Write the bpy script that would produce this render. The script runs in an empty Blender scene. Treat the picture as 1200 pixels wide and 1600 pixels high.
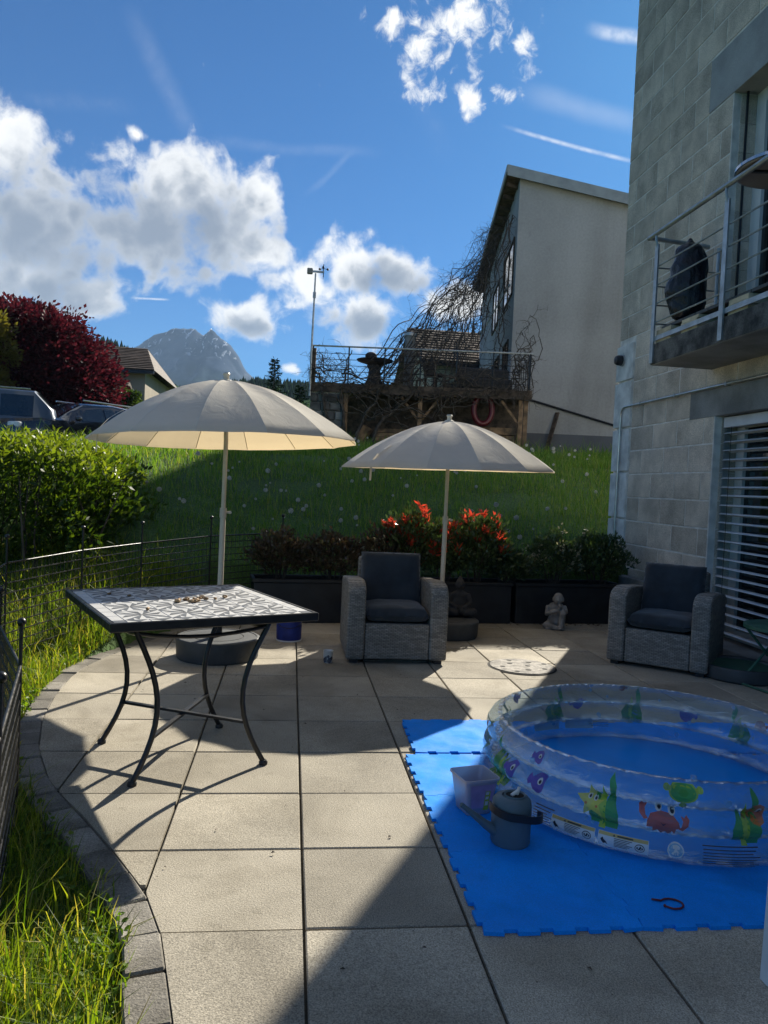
import bpy, bmesh, math, random
import numpy as np
from mathutils import Vector, Matrix, noise as mnoise

# ------------------------------------------------------------------ camera, sky, sun, exposure
scene = bpy.context.scene
col = scene.collection
PI = math.pi
SUN_AZ, SUN_EL = math.radians(29.0), math.radians(31.0)     # azimuth from +Y towards +X

cam_d = bpy.data.cameras.new('camera')
cam = bpy.data.objects.new('camera', cam_d)
col.objects.link(cam)
scene.camera = cam
cam_d.sensor_fit = 'AUTO'
cam_d.sensor_width = 36.0
cam_d.lens = 26.82
cam_d.clip_start = 0.05
cam_d.clip_end = 9000.0
_y, _p, _r = math.radians(6.989), math.radians(-1.834), math.radians(2.666)
_f = Vector((math.sin(_y) * math.cos(_p), math.cos(_y) * math.cos(_p), math.sin(_p)))
_rt = Vector((math.cos(_y), -math.sin(_y), 0))
_up = _rt.cross(_f)
_rt, _up = math.cos(_r) * _rt + math.sin(_r) * _up, -math.sin(_r) * _rt + math.cos(_r) * _up
_m = Matrix((_rt, _up, -_f)).transposed().to_4x4()
_m.translation = (0, 0, 1.317)
cam.matrix_world = _m

scene.view_settings.view_transform = 'Standard'
scene.view_settings.look = 'None'
scene.view_settings.gamma = 1.0
scene.view_settings.exposure = 0.94
scene.view_settings.use_curve_mapping = False
scene.cycles.max_bounces = 8
scene.cycles.diffuse_bounces = 3
scene.cycles.glossy_bounces = 3
scene.cycles.transmission_bounces = 4
scene.cycles.transparent_max_bounces = 24
scene.cycles.volume_bounces = 0
scene.cycles.caustics_reflective = False
scene.cycles.caustics_refractive = False
scene.cycles.sample_clamp_indirect = 6.0
scene.cycles.use_denoising = True

world = bpy.data.worlds.new('World')
scene.world = world
world.use_nodes = True


class NT:
    """small helper round a node tree"""
    def __init__(self, tree):
        self.t = tree
    def n(self, typ, props=None, **ins):
        nd = self.t.nodes.new(typ)
        for k, v in (props or {}).items():
            setattr(nd, k, v)
        for k, v in ins.items():
            key = int(k[1:]) if k[0] == 'i' and k[1:].isdigit() else k.replace('_', ' ')
            self.put(nd.inputs[key], v)
        return nd
    def put(self, sock, v):
        if isinstance(v, bpy.types.NodeSocket):
            self.t.links.new(v, sock)
        elif isinstance(v, bpy.types.Node):
            self.t.links.new(v.outputs[0], sock)
        else:
            if hasattr(sock.default_value, '__len__') and not hasattr(v, '__len__'):
                v = [v] * len(sock.default_value)
            if hasattr(sock.default_value, '__len__') and len(sock.default_value) == 4 and len(v) == 3:
                v = tuple(v) + (1,)
            sock.default_value = v
    def math(self, op, a, b=0.0, c=0.0, clamp=False):
        return self.n('ShaderNodeMath', {'operation': op, 'use_clamp': clamp}, i0=a, i1=b, i2=c).outputs[0]
    def vmath(self, op, a, b=(0, 0, 0)):
        nd = self.n('ShaderNodeVectorMath', {'operation': op}, i0=a)
        if op != 'LENGTH':
            self.put(nd.inputs[1], b)
        return nd.outputs['Value' if op in ('LENGTH', 'DOT_PRODUCT', 'DISTANCE') else 'Vector']
    def mix(self, fac, a, b, blend='MIX'):
        nd = self.n('ShaderNodeMix', {'data_type': 'RGBA', 'blend_type': blend})
        self.put(nd.inputs[0], fac); self.put(nd.inputs[6], a); self.put(nd.inputs[7], b)
        return nd.outputs[2]
    def noise(self, vec, scale, detail=4, rough=.55, dist=0.0, dims='3D'):
        nd = self.n('ShaderNodeTexNoise', {'noise_dimensions': dims}, Scale=scale, Detail=detail, Roughness=rough, Distortion=dist)
        if vec is not None:
            self.put(nd.inputs['Vector'], vec)
        return nd
    def smooth(self, x, a, b, lo=0.0, hi=1.0):
        nd = self.n('ShaderNodeMapRange', {'interpolation_type': 'SMOOTHSTEP'}, i0=x, i1=a, i2=b, i3=lo, i4=hi)
        return nd.outputs[0]
    def ramp(self, fac, stops):
        nd = self.n('ShaderNodeValToRGB', i0=fac)
        e = nd.color_ramp.elements
        while len(e) < len(stops):
            e.new(.5)
        for el, (p, c) in zip(e, stops):
            el.position = p; el.color = tuple(c) + (1,) if len(c) == 3 else c
        return nd.outputs[0]


# cumulus banks given as (azimuth, elevation, half width, half height) in radians all round the sky
CLOUDS = [(-0.147, 0.343, 0.109, 0.063), (-0.191, 0.298, 0.126, 0.076), (-0.087, 0.31, 0.071, 0.076), (-0.061, 0.353, 0.042, 0.038),
 (-0.049, 0.281, 0.05, 0.038), (-0.349, 0.349, 0.042, 0.063), (-0.313, 0.289, 0.092, 0.084), (-0.318, 0.226, 0.101, 0.063),
 (-0.247, 0.213, 0.049, 0.038), (0.061, 0.281, 0.052, 0.044), (0.128, 0.273, 0.049, 0.035), (0.081, 0.221, 0.067, 0.038),
 (0.009, 0.251, 0.05, 0.034), (-0.066, 0.203, 0.052, 0.027), (-0.199, 0.4, 0.016, 0.011),
 (0.191, 0.548, 0.071, 0.044), (0.151, 0.51, 0.032, 0.042), (0.277, 0.527, 0.023, 0.035), (0.212, 0.464, 0.011, 0.018),
 (0.248, 0.479, 0.019, 0.012), (0.217, 0.491, 0.009, 0.013), (0.103, 0.538, 0.017, 0.013), (0.217, 0.245, 0.038, 0.029),
 (-0.007, 0.146, 0.017, 0.012), (0.184, 0.241, 0.034, 0.025)]
BODIES = [(-0.185, 0.30, 0.165, 0.085), (-.115, .31, .11, .075), (-.32, .275, .13, .10), (-.30, .215, .12, .06), (.11, .266, .085, .032), (.085, .210, .075, .028), (-.066, .195, .045, .018)]
TRAILS = [(0.247, 0.44, 0.411, 0.396, .0022, .75), (0.26, 0.475, 0.419, 0.434, .011, .4), (-0.226, 0.52, -0.142, 0.405, .012, .22),
 (-0.142, 0.401, 0.084, 0.406, .006, .2), (-0.211, 0.215, -0.164, 0.218, .0012, .8), (-0.004, 0.351, 0.063, 0.405, .004, .22),
 (0.345, 0.531, 0.44, 0.51, .006, .75), (-0.357, 0.404, -0.218, 0.422, .008, .12), (0.19, 0.40, 0.12, 0.50, .012, .10)]


def cloud_group():
    g = bpy.data.node_groups.new('cloud_density', 'ShaderNodeTree')
    g.interface.new_socket('Vector', in_out='INPUT', socket_type='NodeSocketVector')
    g.interface.new_socket('Density', in_out='OUTPUT', socket_type='NodeSocketFloat')
    g.interface.new_socket('Body', in_out='OUTPUT', socket_type='NodeSocketFloat')
    N = NT(g)
    gi = g.nodes.new('NodeGroupInput'); go = g.nodes.new('NodeGroupOutput')
    p = gi.outputs[0]
    w1 = N.noise(p, 9.0, 3, .5)
    wv = N.vmath('MULTIPLY', N.vmath('SUBTRACT', w1.outputs['Color'], (.5, .5, .5)), (.06, .05, 0))
    q = N.vmath('ADD', p, wv)
    acc = None
    for (a, e, ra, re) in CLOUDS:
        d = N.vmath('LENGTH', N.vmath('MULTIPLY', N.vmath('SUBTRACT', q, (a, e, 0)), (1 / ra, 1 / re, 0)))
        v = N.math('SUBTRACT', 1.0, d)
        acc = v if acc is None else N.math('SMOOTH_MAX', acc, v, .25)
    acc = N.math('MAXIMUM', acc, -3.0)
    # shaded body of the larger banks: lies low and away from the sun
    body = None
    for (a, e, ra, re) in BODIES:
        dd = N.vmath('LENGTH', N.vmath('MULTIPLY', N.vmath('SUBTRACT', q, (a, e, 0)), (1 / ra, 1 / re, 0)))
        v = N.math('SUBTRACT', 1.0, dd)
        body = v if body is None else N.math('SMOOTH_MAX', body, v, .5)
    n1 = N.noise(p, 17.0, 7, .62, .5)
    n2 = N.n('ShaderNodeTexVoronoi', {'feature': 'SMOOTH_F1'}, Vector=N.vmath('ADD', p, N.vmath('MULTIPLY', N.noise(p, 30, 3).outputs['Color'], (.03, .03, 0))), Scale=42.0, Smoothness=.5)
    n3 = N.noise(p, 58.0, 5, .68, .8)
    n3 = N.math('SUBTRACT', n3.outputs[0], .5)
    puff = N.math('SUBTRACT', .42, n2.outputs['Distance'])
    nn = N.math('SUBTRACT', n1.outputs[0], .5)
    sp = N.n('ShaderNodeSeparateXYZ', i0=p)
    hi = N.smooth(sp.outputs[1], .43, .48)
    d = N.math('ADD', acc, N.math('MULTIPLY', nn, N.math('ADD', 1.7, N.math('MULTIPLY', hi, 2.2))))
    d = N.math('ADD', d, N.math('MULTIPLY', n3, N.math('ADD', .55, N.math('MULTIPLY', hi, 2.6))))
    d = N.math('ADD', d, N.math('MULTIPLY', hi, .05))
    d = N.math('MULTIPLY', d, N.math('SUBTRACT', 1.0, N.math('MULTIPLY', hi, .62)))
    d = N.math('ADD', d, N.math('MULTIPLY', puff, .6))
    bo = N.math('ADD', N.math('ADD', body, N.math('MULTIPLY', nn, 1.0)), N.math('MULTIPLY', puff, .5))
    bo = N.math('ADD', bo, N.math('MULTIPLY', n3, .22))
    N.put(go.inputs[1], bo)
    N.put(go.inputs[0], d)
    return g


SKY = 0.066


def build_world():
    t = world.node_tree
    t.nodes.clear()
    N = NT(t)
    sky = N.n('ShaderNodeTexSky', {'sky_type': 'NISHITA'})
    sky.sun_disc = False
    sky.sun_elevation = SUN_EL
    sky.sun_rotation = SUN_AZ
    sky.altitude = 900
    sky.air_density = 1.0
    sky.dust_density = 0.35
    sky.ozone_density = 2.2
    d = N.n('ShaderNodeTexCoord').outputs['Generated']
    s = N.n('ShaderNodeSeparateXYZ', i0=d)
    az = N.math('ARCTAN2', s.outputs[0], s.outputs[1])
    el = N.math('ARCSINE', s.outputs[2])
    p = N.n('ShaderNodeCombineXYZ', i0=az, i1=el).outputs[0]
    skyc = N.mix(1.0, sky.outputs[0], (.15, .47, .78), 'MULTIPLY')
    CR = [(0, (9.2, 9.15, 8.9)), (.3, (7.6, 7.7, 7.8)), (.65, (4.3, 4.6, 5.1)), (1, (2.4, 2.8, 3.5))]
    # the rest of the sky: the same broken cumulus, from one plain noise
    nb = N.noise(N.vmath('MULTIPLY', d, (1, 1, 1.7)), 3.1, 4, .55).outputs[0]
    ab = N.smooth(nb, .535, .61)
    outer = N.mix(ab, skyc, N.ramp(N.smooth(nb, .55, .70), CR))
    # the bank of clouds over the valley
    nd = t.nodes.new('ShaderNodeGroup'); nd.node_tree = cloud_group()
    N.put(nd.inputs[0], p)
    d0 = nd.outputs[0]
    alpha = N.smooth(d0, -.08, .55)
    thick = N.smooth(nd.outputs[1], -.2, .95)
    ccol = N.ramp(thick, CR)
    c = N.mix(alpha, skyc, ccol)
    streak = N.noise(p, 60, 4, .65)
    pw = N.vmath('ADD', p, N.vmath('MULTIPLY', N.vmath('SUBTRACT', N.noise(p, 14, 2).outputs['Color'], (.5, .5, .5)), (.012, .012, 0)))
    for (a0, e0, a1, e1, w, k) in TRAILS:
        L = math.hypot(a1 - a0, e1 - e0); ux, uy = (a1 - a0) / L, (e1 - e0) / L
        r = N.vmath('SUBTRACT', pw if w > .003 else p, (a0, e0, 0))
        al = N.math('DIVIDE', N.vmath('DOT_PRODUCT', r, (ux, uy, 0)), L)
        ac = N.math('ABSOLUTE', N.vmath('DOT_PRODUCT', r, (-uy, ux, 0)))
        m = N.smooth(ac, 0, w * 1.6, 1, 0)
        m = N.math('MULTIPLY', m, N.smooth(al, -.02, .35))
        m = N.math('MULTIPLY', m, N.smooth(al, .85, 1.1, 1, 0))
        m = N.math('MULTIPLY', m, N.smooth(streak.outputs[0], .3, .62, .35, k))
        m = N.math('MULTIPLY', m, k)
        c = N.mix(m, c, (8.6, 8.8, 9.2))
    front = N.math('MULTIPLY', N.math('LESS_THAN', N.math('ABSOLUTE', N.math('SUBTRACT', az, .05)), .62),
                   N.math('LESS_THAN', N.math('ABSOLUTE', N.math('SUBTRACT', el, .38)), .27))
    bg0 = N.n('ShaderNodeBackground', Color=outer, Strength=SKY)
    bg1 = N.n('ShaderNodeBackground', Color=c, Strength=SKY)
    N.n('ShaderNodeOutputWorld', Surface=N.n('ShaderNodeMixShader', i0=front, i1=bg0, i2=bg1))
    world.cycles.sampling_method = 'MANUAL'
    world.cycles.sample_map_resolution = 256


build_world()

sun_d = bpy.data.lights.new('sun', 'SUN')
sun_d.energy = 5.0
sun_d.angle = math.radians(.53)
sun_d.color = (1.0, .93, .80)
sun = bpy.data.objects.new('sun', sun_d)
col.objects.link(sun)
SUN_DIR = Vector((math.sin(SUN_AZ) * math.cos(SUN_EL), math.cos(SUN_AZ) * math.cos(SUN_EL), math.sin(SUN_EL)))
sun.rotation_euler = SUN_DIR.to_track_quat('Z', 'Y').to_euler()
sun.location = (8, 14, 12)

# ------------------------------------------------------------------ mesh and object helpers
rng = np.random.default_rng(7)
random.seed(7)


class MB:
    """collects shapes; build() links them as ONE mesh object"""
    def __init__(self):
        self.v = []; self.f = []; self.mi = []
    def add(self, vs, fs, mi=0):
        o = len(self.v)
        self.v.extend(tuple(map(float, v)) for v in vs)
        self.f.extend(tuple(int(i) + o for i in f) for f in fs)
        self.mi.extend([mi] * len(fs))
        return self
    def bx(self, x0, x1, y0, y1, z0, z1, mi=0):
        vs = [(x0, y0, z0), (x1, y0, z0), (x1, y1, z0), (x0, y1, z0), (x0, y0, z1), (x1, y0, z1), (x1, y1, z1), (x0, y1, z1)]
        return self.add(vs, [(0, 3, 2, 1), (4, 5, 6, 7), (0, 1, 5, 4), (1, 2, 6, 5), (2, 3, 7, 6), (3, 0, 4, 7)], mi)
    def box(self, c, s, m=None, mi=0):
        n = len(self.v)
        self.bx(-s[0] / 2, s[0] / 2, -s[1] / 2, s[1] / 2, -s[2] / 2, s[2] / 2, mi)
        for i in range(n, len(self.v)):
            p = Vector(self.v[i])
            if m is not None:
                p = m @ p
            self.v[i] = (p.x + c[0], p.y + c[1], p.z + c[2])
        return self
    def bar(self, a, b, w, h, mi=0):
        a, b = Vector(a), Vector(b)
        d = b - a; L = d.length
        q = d.to_track_quat('X', 'Z').to_matrix()
        return self.box((a + b) / 2, (L, w, h), q, mi)
    def tube(self, pts, r, n=8, caps=True, mi=0, closed=False):
        pts = [Vector(p) for p in pts]
        k = len(pts)
        rs = r if hasattr(r, '__len__') else [r] * k
        T = []
        for i in range(k):
            a = pts[(i - 1) % k] if closed or i > 0 else pts[0]
            b = pts[(i + 1) % k] if closed or i < k - 1 else pts[-1]
            T.append((b - a).normalized() if (b - a).length > 1e-9 else Vector((0, 0, 1)))
        u = T[0].orthogonal().normalized()
        vs = []; fs = []
        for i in range(k):
            u = (u - T[i] * u.dot(T[i]))
            u = u.normalized() if u.length > 1e-6 else T[i].orthogonal().normalized()
            w = T[i].cross(u)
            for j in range(n):
                an = 2 * PI * j / n
                vs.append(pts[i] + (u * math.cos(an) + w * math.sin(an)) * rs[i])
        for i in range(k if closed else k - 1):
            for j in range(n):
                a = i * n + j; b = i * n + (j + 1) % n; c = ((i + 1) % k) * n
                fs.append((a, b, c + (j + 1) % n, c + j))
        if caps and not closed:
            fs.append(tuple(range(n - 1, -1, -1)))
            fs.append(tuple((k - 1) * n + j for j in range(n)))
        return self.add(vs, fs, mi)
    def lathe(self, prof, n=24, c=(0, 0, 0), mi=0, sx=1, sy=1):
        vs = []; fs = []
        for (r, z) in prof:
            for j in range(n):
                an = 2 * PI * j / n
                vs.append((c[0] + r * sx * math.cos(an), c[1] + r * sy * math.sin(an), c[2] + z))
        for i in range(len(prof) - 1):
            for j in range(n):
                a = i * n + j; b = i * n + (j + 1) % n
                fs.append((a, b, b + n, a + n))
        if prof[0][0] > 1e-5:
            fs.append(tuple(range(n - 1, -1, -1)))
        if prof[-1][0] > 1e-5:
            fs.append(tuple((len(prof) - 1) * n + j for j in range(n)))
        return self.add(vs, fs, mi)
    def prism(self, poly, z0, z1, mi=0):
        n = len(poly)
        vs = [(x, y, z0) for x, y in poly] + [(x, y, z1) for x, y in poly]
        fs = [tuple(range(n - 1, -1, -1)), tuple(range(n, 2 * n))] + [(i, (i + 1) % n, n + (i + 1) % n, n + i) for i in range(n)]
        return self.add(vs, fs, mi)
    def extrude(self, poly3, d, mi=0):
        n = len(poly3); d = Vector(d)
        vs = [Vector(p) for p in poly3] + [Vector(p) + d for p in poly3]
        fs = [tuple(range(n - 1, -1, -1)), tuple(range(n, 2 * n))] + [(i, (i + 1) % n, n + (i + 1) % n, n + i) for i in range(n)]
        return self.add(vs, fs, mi)
    def ball(self, c, r, seg=12, rings=8, mi=0):
        r = r if hasattr(r, '__len__') else (r, r, r)
        vs = [(c[0], c[1], c[2] - r[2])]
        for i in range(1, rings):
            ph = -PI / 2 + PI * i / rings
            for j in range(seg):
                an = 2 * PI * j / seg
                vs.append((c[0] + r[0] * math.cos(ph) * math.cos(an), c[1] + r[1] * math.cos(ph) * math.sin(an), c[2] + r[2] * math.sin(ph)))
        vs.append((c[0], c[1], c[2] + r[2]))
        fs = [(0, 1 + (j + 1) % seg, 1 + j) for j in range(seg)]
        for i in range(rings - 2):
            for j in range(seg):
                a = 1 + i * seg + j; b = 1 + i * seg + (j + 1) % seg
                fs.append((a, b, b + seg, a + seg))
        o = 1 + (rings - 2) * seg
        fs += [(o + j, o + (j + 1) % seg, len(vs) - 1) for j in range(seg)]
        return self.add(vs, fs, mi)
    def mesh(self, name, mats, smooth=False, bevel=0, seg=1, fix=False):
        me = bpy.data.meshes.new(name)
        me.from_pydata(self.v, [], self.f)
        for m in (mats if isinstance(mats, (list, tuple)) else [mats]):
            me.materials.append(M[m] if isinstance(m, str) else m)
        if len(me.materials) > 1:
            me.polygons.foreach_set('material_index', self.mi)
        if bevel > 0 or fix:
            b = bmesh.new(); b.from_mesh(me)
            if fix:
                bmesh.ops.recalc_face_normals(b, faces=b.faces)
            if bevel > 0:
                ed = [e for e in b.edges if len(e.link_faces) == 2 and e.calc_face_angle(0) > .5]
                bmesh.ops.bevel(b, geom=ed, offset=bevel, segments=seg, affect='EDGES', profile=.6, clamp_overlap=True)
            b.to_mesh(me); b.free()
        if smooth:
            me.polygons.foreach_set('use_smooth', [True] * len(me.polygons))
            me.set_sharp_from_angle(angle=math.radians(smooth if smooth > 1 else 38))
        me.update()
        return me
    def build(self, name, mats, parent=None, smooth=False, bevel=0, seg=1, world_space=False, fix=False, **tags):
        if world_space and parent is not None:
            o = parent.location
            self.v = [(x - o.x, y - o.y, z - o.z) for x, y, z in self.v]
        return link(name, self.mesh(name, mats, smooth, bevel, seg, fix), parent, **tags)


def link(name, me, parent=None, loc=None, rz=None, **tags):
    o = bpy.data.objects.new(name, me)
    col.objects.link(o)
    if parent is not None:
        o.parent = parent
    if loc is not None:
        o.location = loc
    if rz is not None:
        o.rotation_euler = (0, 0, rz)
    for k, v in tags.items():
        o[k] = v
    return o


def thing(name, label, category, loc=(0, 0, 0), rz=0, group=None):
    o = link(name, None, None, loc, rz, label=label, category=category)
    o.empty_display_size = .1
    if group:
        o['group'] = group
    return o


def copy_tree(o, parent=None):
    c = o.copy(); col.objects.link(c); c.parent = parent
    for ch in o.children:
        copy_tree(ch, c)
    return c


def np_mesh(name, V, F, mat, smooth=False):
    """V (n,3) and F (m,k): a fast mesh of triangles or quads"""
    me = bpy.data.meshes.new(name)
    V = np.ascontiguousarray(V, np.float32); F = np.ascontiguousarray(F, np.int32)
    m, k = F.shape
    me.vertices.add(len(V)); me.vertices.foreach_set('co', V.ravel())
    me.loops.add(m * k); me.loops.foreach_set('vertex_index', F.ravel())
    me.polygons.add(m)
    me.polygons.foreach_set('loop_start', np.arange(0, m * k, k, dtype=np.int32))
    me.polygons.foreach_set('loop_total', np.full(m, k, np.int32))
    me.materials.append(M[mat] if isinstance(mat, str) else mat)
    if smooth:
        me.polygons.foreach_set('use_smooth', [True] * m)
    me.update(calc_edges=True)
    return me


def unit(a):
    return a / np.maximum(np.linalg.norm(a, axis=-1, keepdims=True), 1e-9)


def leaf_arrays(P, D, L, W, fold=.25, curl=.0):
    """one pointed leaf (two quads) per row: base P, direction D, length L, width W"""
    n = len(P)
    D = unit(D)
    R = rng.normal(size=(n, 3))
    S = unit(np.cross(D, R)); U = np.cross(S, D)
    L = np.broadcast_to(L, (n,))[:, None]; W = np.broadcast_to(W, (n,))[:, None]
    mid = P + D * L * .5 + U * (fold * W)
    tip = P + D * L - U * (curl * L)
    a = P + D * L * .45 + S * W * .5
    b = P + D * L * .45 - S * W * .5
    V = np.stack([P, a, tip, b], 1).reshape(-1, 3)
    base = np.arange(n)[:, None] * 4
    F = base + np.array([[0, 1, 2, 3]])
    return V, F.reshape(-1, 4)


def round_leaf_arrays(P, D, L, W):
    n = len(P)
    D = unit(D); R = rng.normal(size=(n, 3)) * .35 + np.array([0, 0, 1.0])
    S = unit(np.cross(D, R)); U = np.cross(S, D)
    L = np.broadcast_to(L, (n,))[:, None]; W = np.broadcast_to(W, (n,))[:, None]
    a = [P, P + D * L * .3 + S * W * .42 + U * W * .12, P + D * L * .7 + S * W * .46 + U * W * .1, P + D * L - U * L * .06, P + D * L * .7 - S * W * .46 + U * W * .1, P + D * L * .3 - S * W * .42 + U * W * .12]
    V = np.stack(a, 1).reshape(-1, 3); b = np.arange(n)[:, None] * 6
    F = np.concatenate([b + np.array([[0, 1, 2, 3]]), b + np.array([[0, 3, 4, 5]])], 1).reshape(-1, 4)
    return V, F


def blade_arrays(P, H, W, lean, az):
    """grass blades: three quads-as-triangles strip; P (n,3)"""
    n = len(P)
    d = np.stack([np.cos(az), np.sin(az), np.zeros(n)], 1)
    s = np.stack([-np.sin(az), np.cos(az), np.zeros(n)], 1)
    tw = rng.uniform(-1, 1, n)
    s = unit(s + d * tw[:, None])
    up = np.array([0, 0, 1.0])
    H = H[:, None]; W = W[:, None]; lean = lean[:, None]
    m = P + up * H * .55 + d * H * lean * .30
    t = P + up * H * (1 - .25 * lean) + d * H * lean
    V = np.stack([P - s * W * .5, P + s * W * .5, m + s * W * .42, m - s * W * .42, t], 1).reshape(-1, 3)
    b = np.arange(n)[:, None] * 5
    F = np.concatenate([b + np.array([[0, 1, 2]]), b + np.array([[0, 2, 3]]), b + np.array([[3, 2, 4]])], 1).reshape(-1, 3)
    return V, F


def remeshed(mb, name, mats, voxel, smooth_it=4):
    """fuse overlapping shapes into one continuous skin"""
    me = mb.mesh('tmp', mats)
    o = bpy.data.objects.new('tmp', me); col.objects.link(o)
    m = o.modifiers.new('r', 'REMESH'); m.mode = 'VOXEL'; m.voxel_size = voxel
    s = o.modifiers.new('s', 'SMOOTH'); s.iterations = smooth_it; s.factor = .5
    dg = bpy.context.evaluated_depsgraph_get()
    out = bpy.data.meshes.new_from_object(o.evaluated_get(dg))
    out.name = name
    bpy.data.objects.remove(o)
    bpy.data.meshes.remove(me)
    out.materials.clear()
    out.materials.append(M[mats])
    out.polygons.foreach_set('use_smooth', [True] * len(out.polygons))
    return out


# ------------------------------------------------------------------ materials
M = {}


def mat(name, color, rough=.6, var=.12, scale=6.0, detail=5, bump=0.0, bscale=60.0, metal=0.0, spec=.5, color2=None,
        rand=0.0, coat=0.0, bdist=.01, coords='Object', sheen=0.0, fine=0.0, fscale=200.0, rvar=0.0, stain=0.0, sscale=1.2, streak=1.0):
    m = bpy.data.materials.new(name); m.use_nodes = True
    t = m.node_tree; t.nodes.clear(); N = NT(t)
    tc = N.n('ShaderNodeTexCoord').outputs[coords]
    if rand > 0:
        oi = N.n('ShaderNodeObjectInfo').outputs['Random']
        tc = N.vmath('ADD', tc, N.vmath('MULTIPLY', N.n('ShaderNodeCombineXYZ', i0=oi, i1=oi, i2=oi).outputs[0], (37., 91., 53.)))
    nz = N.noise(tc, scale, detail).outputs[0]
    c2 = color2 if color2 else tuple(max(0, x * (1 - 2.2 * var)) for x in color)
    c1 = color if color2 else tuple(min(1, x * (1 + var)) for x in color)
    c = N.mix(N.smooth(nz, .3, .7), c2, c1)
    if fine > 0:
        fn = N.noise(tc, fscale, 2, .6).outputs[0]
        c = N.mix(1.0, c, N.ramp(fn, [(.3, (1 - fine,) * 3), (.5, (1, 1, 1)), (.72, (1 + fine,) * 3)]), 'MULTIPLY')
    if stain > 0:
        wp = N.vmath('MULTIPLY', N.n('ShaderNodeNewGeometry').outputs['Position'], (1, 1, streak))
        sn = N.noise(wp, sscale, 6, .62, .6).outputs[0]
        c = N.mix(N.smooth(sn, .42, .70, 0, stain), c, N.mix(1.0, c, (.52, .50, .46), 'MULTIPLY'))
        sn2 = N.noise(wp, sscale * 9, 5, .6, .4).outputs[0]
        c = N.mix(N.smooth(sn2, .58, .74, 0, stain * .8), c, N.mix(1.0, c, (.6, .6, .56), 'MULTIPLY'))
    if rand > 0:
        k = N.math('ADD', N.math('MULTIPLY', oi, rand * 2), 1 - rand)
        c = N.mix(1.0, c, N.n('ShaderNodeCombineXYZ', i0=k, i1=k, i2=k).outputs[0], 'MULTIPLY')
    b = N.n('ShaderNodeBsdfPrincipled', Base_Color=c, Roughness=rough, Metallic=metal)
    b.inputs['Specular IOR Level'].default_value = spec
    b.inputs['Coat Weight'].default_value = coat
    b.inputs['Sheen Weight'].default_value = sheen
    if rvar > 0:
        N.put(b.inputs['Roughness'], N.smooth(N.noise(tc, scale * 2.3, 4).outputs[0], .3, .7, max(.02, rough - rvar), min(1, rough + rvar)))
    if bump > 0:
        bn = N.noise(tc, bscale, 4, .6).outputs[0]
        N.put(b.inputs['Normal'], N.n('ShaderNodeBump', Strength=bump, Distance=bdist, Height=bn).outputs[0])
    N.n('ShaderNodeOutputMaterial', Surface=b)
    M[name] = m
    return m


def leaf_mat(name, cols, trans=.4, rough=.45, tcol=None, spec=.4):
    """leaf colours vary from leaf to leaf; light comes through"""
    m = bpy.data.materials.new(name); m.use_nodes = True
    t = m.node_tree; t.nodes.clear(); N = NT(t)
    r = N.n('ShaderNodeNewGeometry').outputs['Random Per Island']
    k = len(cols)
    c = N.ramp(r, [(i / max(1, k - 1), x) for i, x in enumerate(cols)])
    b = N.n('ShaderNodeBsdfPrincipled', Base_Color=c, Roughness=rough)
    b.inputs['Specular IOR Level'].default_value = spec
    tc = N.mix(1.0, c, tcol or (1.5, 1.5, .7), 'MULTIPLY')
    tr = N.n('ShaderNodeBsdfTranslucent', Color=tc)
    mx = N.n('ShaderNodeMixShader', i0=trans, i1=b, i2=tr)
    N.n('ShaderNodeOutputMaterial', Surface=mx)
    M[name] = m
    return m


def cloth_mat(name, color, trans, tcol, weave=900.0):
    m = bpy.data.materials.new(name); m.use_nodes = True
    t = m.node_tree; t.nodes.clear(); N = NT(t)
    tc = N.n('ShaderNodeTexCoord').outputs['Object']
    nz = N.noise(tc, 3.0, 5).outputs[0]
    c = N.mix(N.smooth(nz, .3, .75), tuple(x * .9 for x in color), color)
    cr = N.noise(N.vmath('MULTIPLY', tc, (1, 1, .35)), 7.0, 5, .55, 1.2).outputs[0]
    bp = N.n('ShaderNodeBump', Strength=.2, Distance=.025, Height=cr).outputs[0]
    b = N.n('ShaderNodeBsdfDiffuse', Color=c, Normal=bp)
    tr = N.n('ShaderNodeBsdfTranslucent', Color=tcol, Normal=bp)
    mx = N.n('ShaderNodeMixShader', i0=trans, i1=b, i2=tr)
    N.n('ShaderNodeOutputMaterial', Surface=mx)
    M[name] = m
    return m


def clear_mat(name, tint, gloss=.06, rough=.06, body=.12, bodycol=(.6, .8, .95), crinkle=True, fk=.5):
    """thin clear vinyl: mostly see-through with a little body colour and a wet shine"""
    m = bpy.data.materials.new(name); m.use_nodes = True
    t = m.node_tree; t.nodes.clear(); N = NT(t)
    tc = N.n('ShaderNodeTexCoord').outputs['Object']
    tr = N.n('ShaderNodeBsdfTransparent', Color=tint)
    df = N.n('ShaderNodeBsdfDiffuse', Color=bodycol)
    kw = {}
    gl = N.n('ShaderNodeBsdfGlossy', Color=(1, 1, 1), Roughness=rough)
    fac = N.n('ShaderNodeLayerWeight', Blend=.35)
    if crinkle:
        h = N.noise(N.vmath('MULTIPLY', tc, (1, 1, 2.5)), 13.0, 5, .6, 1.5).outputs[0]
        bp = N.n('ShaderNodeBump', Strength=.55, Distance=.02, Height=h).outputs[0]
        N.put(gl.inputs['Normal'], bp); N.put(fac.inputs['Normal'], bp)
    m1 = N.n('ShaderNodeMixShader', i0=body, i1=tr, i2=df)
    f = N.math('MULTIPLY', fac.outputs['Fresnel'], fk)
    f = N.math('ADD', f, gloss, clamp=True)
    m2 = N.n('ShaderNodeMixShader', i0=f, i1=m1, i2=gl)
    N.n('ShaderNodeOutputMaterial', Surface=m2)
    M[name] = m
    return m

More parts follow.
